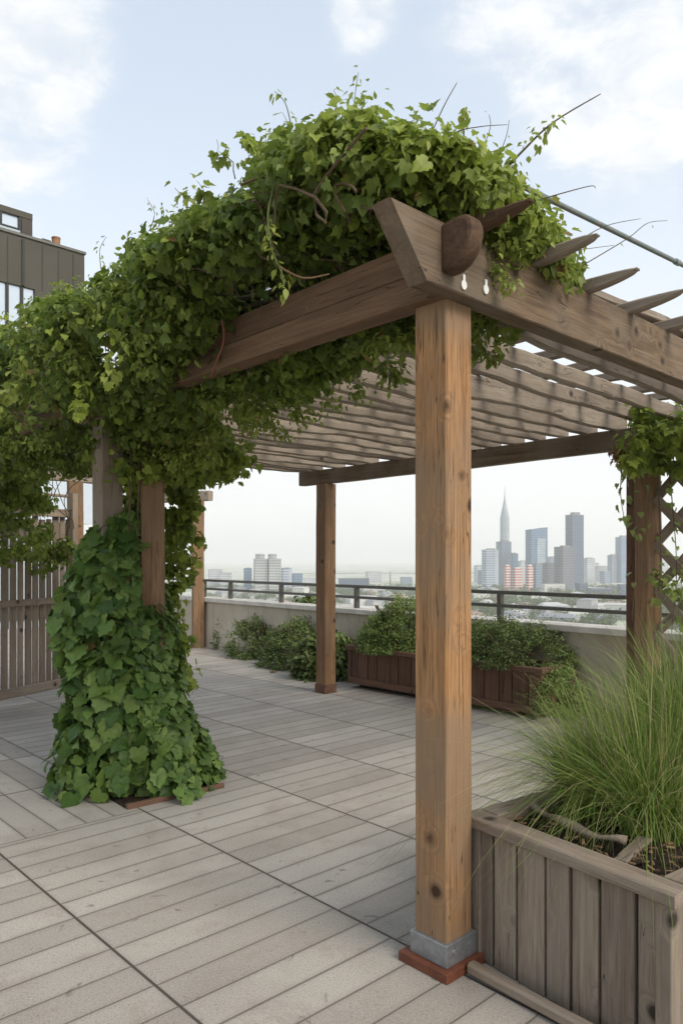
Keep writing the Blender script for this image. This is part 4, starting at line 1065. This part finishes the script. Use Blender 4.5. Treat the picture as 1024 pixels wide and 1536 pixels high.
def city(name, label, x0, x1, yt, Y, mat, rz=.5, aspect=1.0, plant=True, cat='tower', cut=0, shape='box', group=None):
    """one far building: x0..x1 and yt are its silhouette marks, Y its distance"""
    wpx = (x1-x0)*Y/F; cx = ((x0+x1)/2-CX)/F*Y; zt_ = EYE-(yt-HY)/F*Y
    c, s = abs(math.cos(rz)), abs(math.sin(rz)); w = wpx/(c+aspect*s); d = w*aspect
    t_ = thing(name, (cx, Y, GZ), label, cat, group)
    ex, ey = Vector((math.cos(rz), math.sin(rz), 0)), Vector((-math.sin(rz), math.cos(rz), 0)); A = Vector((cx, Y, 0))
    H = zt_-GZ
    b = MB()
    if shape == 'box':
        cs = [A+ex*(i*w/2)+ey*(j*d/2) for i, j in ((-1, -1), (1, -1), (1, 1), (-1, 1))]
        tops = [zt_-cut*H*.04*(i < 0) for i in (-1, 1, 1, -1)]
        b.add([Vector((p.x, p.y, GZ)) for p in cs]+[Vector((p.x, p.y, z)) for p, z in zip(cs, tops)], [(3,2,1,0),(4,5,6,7),(0,1,5,4),(1,2,6,5),(2,3,7,6),(3,0,4,7)])
    elif shape == 'round':
        b.lathe([(wpx/2, GZ), (wpx/2, zt_)], (cx, Y, 0), 24)
    o = b.build('body', mat, t_)
    if plant and not cut:
        b = MB(); b.box((cx+w*.05, Y, zt_+H*.02), (w*.55, d*.5, H*.04), ax=(ex, ey)); b.build('roof_plant', roofm, t_)
        b = MB(); b.box((cx-ex.x*0, Y, zt_+.35), (w*1.01, d*1.01, .7), ax=(ex, ey)); b.build('roof_edge', roofm, t_)
    return t_, A, ex, ey, w, d, zt_
grn = lambda *c: c
# --- right-hand cluster
Y0 = 1000.0
blue = tm('blue_glass_tower', (.13, .20, .30), (.07, .14, .24)); dark = tm('slate_glass_tower', (.075, .115, .18), (.045, .075, .13)); brown = tm('brown_grey_tower', (.14, .14, .155), (.08, .10, .14), gl=.5)
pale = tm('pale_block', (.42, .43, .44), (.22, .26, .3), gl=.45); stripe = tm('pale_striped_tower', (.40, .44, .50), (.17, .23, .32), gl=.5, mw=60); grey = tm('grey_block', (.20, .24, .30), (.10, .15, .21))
# spire tower
sx = (756.5-CX)/F*1250; Ys = 1250.0
spt = thing('spire_tower', (sx, Ys, GZ), 'pale tapering skyscraper with a needle spire, tallest of the far skyline', 'tower')
def lev(py): return EYE-(py-HY)/F*Ys
m_ = Ys/F
prof = [(15*m_/2, GZ), (15*m_/2, lev(815)), (13.6*m_/2, lev(812)), (12.6*m_/2, lev(775)), (11.6*m_/2, lev(772)), (9*m_/2, lev(765)), (5.4*m_/2, lev(757)), (2.8*m_/2, lev(749)), (1.4*m_/2, lev(744))]
b = MB(); b.lathe(prof, (sx, Ys, 0), 12); b.build('body', tm('spire_glass', (.36, .39, .42), (.22, .27, .32), mw=5), spt)
b = MB(); b.lathe([(.6, lev(744.5)), (.5, lev(738)), (.15, lev(729))], (sx, Ys, 0), 8); b.build('spire', roofm, spt)
b = MB()
for k in range(6):
    a = k*math.pi/3; b.tube([Vector((sx+7.6*math.cos(a), Ys+7.6*math.sin(a), GZ)), Vector((sx+7.2*math.cos(a), Ys+7.2*math.sin(a), lev(775)))], .6, 5)
b.build('rib', pale, spt)
city('glass_office', 'pale blue horizontally striped office block left of the spire tower', 723, 746, 825, 1080, stripe, .25, .8)
city('stepped_block', 'grey stepped block directly in front of the spire tower', 744, 766, 813, 1130, grey, .5, .8)
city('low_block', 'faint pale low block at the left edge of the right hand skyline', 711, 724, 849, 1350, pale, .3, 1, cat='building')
city('glass_office', 'small dark teal block right of the spire tower foot', 763, 776, 831, 1150, blue, .4, 1)
tt_ = city('slanted_tower', 'blue glass tower with a slanted roof, right of the spire tower', 788, 820, 791, 1080, blue, .35, .55, cut=1)
A_, ex_, ey_, w_, d_, z_ = tt_[1:]
b = MB(); c = A_-ey_*(d_/2+.5)+ex_*w_*.08; zl = EYE-(808-HY)/F*1080; b.box((c.x, c.y, (GZ+zl)/2), (w_*.5, 1.0, zl-GZ), ax=(ex_, ey_)); b.build('glazed_bay', tm('pale_bay', (.4, .45, .5), (.22, .29, .37), mw=5), tt_[0])
tt_ = city('brown_tower', 'brown grey tower with a pale right edge, in front of the slate tower', 830, 861, 821, 990, brown, .62, .6)
city('slate_tower', 'tall flat topped slate blue tower, second tallest of the skyline', 848, 874, 773, 1080, dark, .42, .7)
city('brown_block', 'brownish slab block between the slanted tower and the brown tower', 811, 834, 845, 1030, brown, .4, .8, cat='building')
city('slab_block', 'pale grey slab block right behind the slate tower foot', 873, 891, 838, 1330, pale, .4, .8, cat='building')
city('low_block', 'long faint pale block right of the slate tower', 889, 912, 850, 1400, pale, .2, .5, cat='building')
city('thin_tower', 'slim faint grey tower with a stepped top near the right post', 911, 924, 833, 1350, grey, .4, .9)
city('far_tower', 'faint blue grey tower half hidden by the reddish post', 923, 942, 806, 1350, blue, .4, .8)
city('far_tower', 'distant pale tower seen between the lattice bars', 972, 1000, 828, 1400, pale, .4, .8)
# red and white banded apartment blocks: slabs are modelled storey by storey
wht = plain('white_render', (.66, .63, .6), .7); redm = plain('red_render', (.45, .12, .09), .7)
def banded(label, x0, x1, yt, Y, rz):
    wpx = (x1-x0)*Y/F; cx = ((x0+x1)/2-CX)/F*Y; zt_ = EYE-(yt-HY)/F*Y
    c, s = math.cos(rz), math.sin(rz); w = wpx/(c+.7*s); d = .7*w
    ex, ey = Vector((c, s, 0)), Vector((-s, c, 0)); t_ = thing('banded_flats', (cx, Y, GZ), label, 'apartment block', 'red and white banded flats')
    a, bb = MB(), MB(); z = GZ; k = 0
    while z < zt_-1.6:
        a.box((cx, Y, z+.8), (w, d, 1.6), ax=(ex, ey)); bb.box((cx, Y, z+2.5), (w*.94, d*.94, 1.798), ax=(ex, ey)); z += 3.4
    a.box((cx, Y, z+.8), (w*.7, d*.7, 1.6), ax=(ex, ey))
    a.build('floor_band', wht, t_); bb.build('wall', redm, t_)
banded('red and white banded flats below the spire tower, leftmost of three', 755, 765, 848, 940, .5)
banded('wide red and white banded flats, middle of three before the skyline', 767, 783, 851, 940, .4)
banded('red and white banded flats below the slanted tower, rightmost of three', 788, 799, 848, 940, .5)
city('grey_flats', 'plain grey green block right of the banded flats', 798, 812, 846, 960, grey, .4, .9, cat='building')
city('white_hall', 'long low white hall at the foot of the brown slab block', 812, 845, 876, 900, tm('white_hall_wall', (.6, .59, .56), (.4, .4, .4), gl=.25), .1, .5, cat='building')
city('dark_block', 'small dark blue cube shaped block at the foot of the slate tower', 863, 880, 875, 900, dark, .3, .9, cat='building')
city('dark_hall', 'long dark flat roofed hall low on the right of the skyline', 881, 915, 883, 860, dark, .1, .5, cat='building')
city('dark_hall', 'dark low building beside the reddish post, right end of the skyline', 926, 946, 877, 860, dark, .15, .6, cat='building')
city('dark_hall', 'small brown roof block between two dark low halls', 908, 917, 878, 870, brown, .2, .6, cat='building')
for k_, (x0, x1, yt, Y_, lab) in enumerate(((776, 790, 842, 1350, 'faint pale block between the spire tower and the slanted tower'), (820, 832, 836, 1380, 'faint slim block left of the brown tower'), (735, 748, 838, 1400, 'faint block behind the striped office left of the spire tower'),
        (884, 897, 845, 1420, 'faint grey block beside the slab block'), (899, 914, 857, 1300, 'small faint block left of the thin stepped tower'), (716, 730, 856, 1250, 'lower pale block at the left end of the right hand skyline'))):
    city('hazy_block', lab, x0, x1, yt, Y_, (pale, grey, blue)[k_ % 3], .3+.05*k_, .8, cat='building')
# --- left-hand cluster
flat = tm('apartment_grid', (.40, .40, .385), (.17, .19, .2), fh=3.2, mw=4.2, gl=.55)
for x0, x1, xa, xb, rz, lab in ((380, 402, 383, 397, .35, 'left half of the twin grey apartment towers with drum shaped roof tops'), (401, 422, 402, 415, .3, 'right half of the twin grey apartment towers with drum shaped roof tops')):
    r_ = city('apartment_tower', lab, x0, x1, 839, 900, flat, rz, .7, plant=False, cat='apartment tower')
    A_ = r_[1]; zt_ = r_[6]; rr = (xb-xa)/2*900/F; cx_ = ((xa+xb)/2-CX)/F*900
    b = MB(); b.lathe([(rr, zt_), (rr, zt_+5.0), (rr*1.06, zt_+5.0), (rr*1.06, zt_+6.2), (rr*.5, zt_+7.0)], (cx_, 900, 0), 18); b.build('roof_drum', pale, r_[0])
    b = MB(); b.box((A_.x, A_.y, zt_+.4), (r_[4]*1.03, r_[5]*1.03, .8), ax=(r_[2], r_[3])); b.build('roof_edge', pale, r_[0])
city('blue_block', 'small slate blue block left of the twin apartment towers', 365, 378, 853, 930, blue, .3, .8, cat='building')
city('blue_block', 'pale blue block touching the twin apartment towers on the right', 421, 438, 853, 960, stripe, .4, .8, cat='building')
city('blue_block', 'low blue grey block furthest right of the left cluster', 437, 454, 861, 980, blue, .4, .8, cat='building')
city('low_block', 'wide pale stepped block right of the wall post', 312, 334, 855, 1150, pale, .3, .6, cat='building')
city('low_block', 'pale low block left of the blue block', 328, 348, 860, 1130, pale, .2, .6, cat='building')
city('exhibition_hall', 'long low dark blue hall between the slim far post and the near post', 507, 553, 868, 1000, dark, .08, .5, cat='building')
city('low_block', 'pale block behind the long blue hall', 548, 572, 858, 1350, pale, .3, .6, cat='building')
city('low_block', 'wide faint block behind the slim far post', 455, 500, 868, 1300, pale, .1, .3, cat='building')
city('low_block', 'small pale block left of the near post at the horizon', 600, 618, 866, 1200, grey, .2, .5, cat='building')
mst = thing('lattice_mast', ((585-CX)/F*1100, 1100, GZ), 'slim mast with a small pod between the two posts at the horizon', 'mast')
zt_ = EYE-(856-HY)/F*1100; mx_ = (585-CX)/F*1100
b = MB(); b.lathe([(1.6, GZ), (.8, zt_-6), (.3, zt_)], (mx_, 1100, 0), 8); b.build('pole', roofm, mst)
b = MB(); b.lathe([(.8, zt_-9), (2.6, zt_-8), (2.6, zt_-6.4), (.8, zt_-5.6)], (mx_, 1100, 0), 12); b.build('pod', pale, mst)

# low houses between the terrace and the skyline
hm = [plain('house_white', (.62, .6, .56), .8), plain('house_grey', (.42, .42, .41), .8), plain('house_buff', (.5, .44, .36), .8)]
rf = [plain('roof_pale', (.5, .49, .47), .8), plain('roof_tile', (.3, .2, .16), .8), plain('roof_slate', (.26, .27, .29), .8)]
hp = []
for kk in range(9):
    L_, D_, H_ = random.uniform(9, 22), random.uniform(8, 13), random.uniform(3.5, 8); t_ = None
    hp.append((L_, D_, H_))
cnt = 0; protos = {}
for i in range(110):
    Y = random.uniform(430, 940); px = random.uniform(295, 1010)
    x = (px-CX)/F*Y; k = i % 9
    if k not in protos:
        L_, D_, H_ = hp[k]; ob = thing('low_house', (x, Y, GZ), 'small pale house in the hazy low quarter beyond the railing', 'house', 'low houses beyond the railing')
        b = MB(); b.box((x, Y, GZ+H_/2), (L_, D_, H_)); b.build('wall', hm[k % 3], ob)
        b = MB(); r2 = random.uniform(1.0, 2.4); zz = GZ+H_+.004
        b.add([(x-L_/2-.4, Y-D_/2-.4, zz), (x+L_/2+.4, Y-D_/2-.4, zz), (x+L_/2+.4, Y+D_/2+.4, zz), (x-L_/2-.4, Y+D_/2+.4, zz), (x-L_/2+2, Y, zz+r2), (x+L_/2-2, Y, zz+r2)], [(3,2,1,0),(0,1,5,4),(2,3,4,5),(1,2,5),(3,0,4)])
        b.build('roof', rf[(k*2) % 3], ob); protos[k] = ob
    else:
        s = protos[k]; ob = s.copy(); COL.objects.link(ob); ob.location = (x, Y, GZ)
        for ch in s.children:
            c2 = ch.copy(); c2.parent = ob; COL.objects.link(c2)
    ob.rotation_euler = (0, 0, random.uniform(0, 3.1))
# far trees among the houses : one mass
cen, rads = [], []
for i in range(2600):
    Y = random.uniform(420, 1100); px = random.uniform(280, 1030)
    if mnoise.noise((px*.012, Y*.012, 1)) < -.12: continue
    h = random.uniform(4, 9); x = (px-CX)/F*Y
    for j in range(4): cen.append((x+random.gauss(0, 2.2), Y+random.gauss(0, 2.2), GZ+h*random.uniform(.35, .9))); rads.append(h*.33)
p, n, t = clump_leaves(cen, rads, 16, up=.6)
tl = leaves('distant_trees', p, n, t, rng.uniform(1.2, 2.4, len(p)), leafmat('distant_foliage', (.06, .085, .03), (.12, .155, .055), trans=.2), None, OVAL)
tag(tl, 'hazy belt of distant trees between the low houses', 'trees', kind='stuff')
# faint hills on the horizon
def hill(name, x0, x1, yt, Y, seed):
    b = MB(); n_ = 60
    for i in range(n_+1):
        f = i/n_; x = ((x0+(x1-x0)*f)-CX)/F*Y
        h = (EYE-(yt-HY)/F*Y-GZ)*math.sin(math.pi*f)**.8*(.75+.35*mnoise.noise((f*6, seed, 0))+.1*mnoise.noise((f*22, seed, 0)))
        b.v += [(x, Y-260, GZ-2), (x, Y, GZ+max(h, 0)), (x, Y+260, GZ-2)]
    for i in range(n_): b.f += [(i*3, i*3+3, i*3+4, i*3+1), (i*3+1, i*3+4, i*3+5, i*3+2)]
    b.mi = [0]*len(b.f); tag(b.build(name, plain('hill_green', (.13, .15, .14), .95, .1, 0, .3, .01), smooth=True), kind='structure')
hill('hills', 400, 760, 859, 2300, 2.0); hill('hills', 120, 560, 859, 2500, 7.0); hill('hills', 620, 1150, 858, 2450, 11.0)

# ================================================================== AIR
HZ0, HZ1 = GZ-1.0, 165.0
hb = MB(); hb.box((0, 0, (HZ0+HZ1)/2), (20000, 20000, HZ1-HZ0))
hzm = NT('haze_air'); pv = hzm.n('ShaderNodeVolumePrincipled'); pv.inputs['Color'].default_value = (1.0, .985, .965, 1); pv.inputs['Density'].default_value = .00034; pv.inputs['Anisotropy'].default_value = .25
hzm.l(pv.outputs[0], hzm.out.inputs['Volume'])
tag(hb.build('haze', hzm.m), 'pale city haze', 'haze', kind='stuff')

# ================================================================== SKY AND SUN
SUN_AZ, SUN_EL = math.atan2(.72, -.69), R(40)      # azimuth clockwise from +Y : to the right and behind the camera
world = bpy.data.worlds.new('World'); scene.world = world; world.use_nodes = True
nt = world.node_tree; nt.nodes.clear()
class WT(NT):
    def __init__(s, t): s.t = t
w = WT(nt)
sky = w.n('ShaderNodeTexSky', sky_type='NISHITA'); sky.sun_disc = False; sky.sun_elevation = SUN_EL; sky.sun_rotation = SUN_AZ
sky.air_density = 1.0; sky.dust_density = 1.5; sky.ozone_density = 1.5
skc = w.vmath('SCALE', sky.outputs[0]); nt.nodes[-1].inputs['Scale'].default_value = .15
tc = w.n('ShaderNodeTexCoord'); dv_ = tc.outputs['Generated']
sp = w.n('ShaderNodeSeparateXYZ'); w.l(dv_, sp.inputs[0])
el = w.math('MAXIMUM', sp.outputs[2], .03)
cmb = w.n('ShaderNodeCombineXYZ'); w.l(w.math('DIVIDE', sp.outputs[0], w.math('ADD', el, .18)), cmb.inputs[0]); w.l(w.math('DIVIDE', sp.outputs[1], w.math('ADD', el, .18)), cmb.inputs[1])
cl = w.noise(cmb.outputs[0], 2.6, 12, .6, .35); cl2 = w.noise(cmb.outputs[0], 8.5, 9, .62, .3)
def lobe(px, py, wid):
    d = Vector(((px-CX)/F, 1, -(py-HY)/F)).normalized()
    x = w.n('ShaderNodeVectorMath', operation='DOT_PRODUCT'); w.l(dv_, x.inputs[0]); x.inputs[1].default_value = tuple(d)
    return w.sstep(x.outputs['Value'], math.cos(wid*2.0), math.cos(wid*.25))
bl_ = w.math('ADD', lobe(-10, 150, .072), w.math('ADD', lobe(900, 0, .115), w.math('ADD', lobe(1040, 40, .10), lobe(545, 10, .03))))
bl_ = w.math('ADD', bl_, lobe(60, 30, .055))
fac = w.math('ADD', w.math('MULTIPLY', w.math('MINIMUM', bl_, 1.15), .27), w.math('ADD', w.math('MULTIPLY', cl, .50), w.math('MULTIPLY', cl2, .40)))
cloud = w.math('ADD', w.math('MULTIPLY', w.sstep(fac, .60, .78), .5), w.math('MULTIPLY', w.sstep(fac, .48, .9), .36))
veil = w.math('SUBTRACT', 1, w.sstep(sp.outputs[2], .02, .62))
base = w.mix(w.math('ADD', .53, w.math('MULTIPLY', veil, .42)), skc, w.mix(veil, (.80, .885, .955), (.845, .845, .838)))
cshade = w.mix(w.sstep(cl2, .35, .62), (.71, .735, .76), (.86, .86, .855))
colr = w.mix(cloud, base, cshade)
lowc = w.math('MULTIPLY', w.sstep(w.noise(cmb.outputs[0], 1.1, 6, .6, .3), .48, .68), w.math('MULTIPLY', veil, .16))
colr = w.mix(lowc, colr, (.58, .61, .64))
bg = w.n('ShaderNodeBackground'); w.l(colr, bg.inputs[0]); bg.inputs[1].default_value = 1.0
wo = w.n('ShaderNodeOutputWorld'); w.l(bg.outputs[0], wo.inputs[0])
sl = bpy.data.lights.new('sun', 'SUN'); sl.energy = 2.6; sl.angle = R(30); sl.color = (1, .93, .82)
so = bpy.data.objects.new('sun', sl); COL.objects.link(so)
sd = Vector((math.sin(SUN_AZ)*math.cos(SUN_EL), math.cos(SUN_AZ)*math.cos(SUN_EL), math.sin(SUN_EL)))
so.rotation_euler = sd.to_track_quat('Z', 'Y').to_euler(); so.location = (4, -4, 9)

# ================================================================== CAMERA AND RENDER SETTINGS
cd = bpy.data.cameras.new('camera'); cam = bpy.data.objects.new('camera', cd); COL.objects.link(cam)
cam.location = (0, 0, EYE); cam.rotation_euler = (R(90), 0, 0)
cd.sensor_fit = 'VERTICAL'; cd.sensor_height = 36; cd.lens = 36*F/1536; cd.shift_y = (HY-768)/1536
cd.clip_start = .05; cd.clip_end = 40000; scene.camera = cam
scene.view_settings.view_transform = 'Standard'; scene.view_settings.look = 'None'; scene.view_settings.gamma = 1; scene.view_settings.exposure = 0.36
scene.render.engine = 'CYCLES'; cy = scene.cycles
cy.use_denoising = True; cy.max_bounces = 7; cy.diffuse_bounces = 4; cy.glossy_bounces = 3; cy.transmission_bounces = 4; cy.volume_bounces = 3; cy.transparent_max_bounces = 8
cy.sample_clamp_indirect = 6; cy.use_adaptive_sampling = True; cy.adaptive_threshold = .02
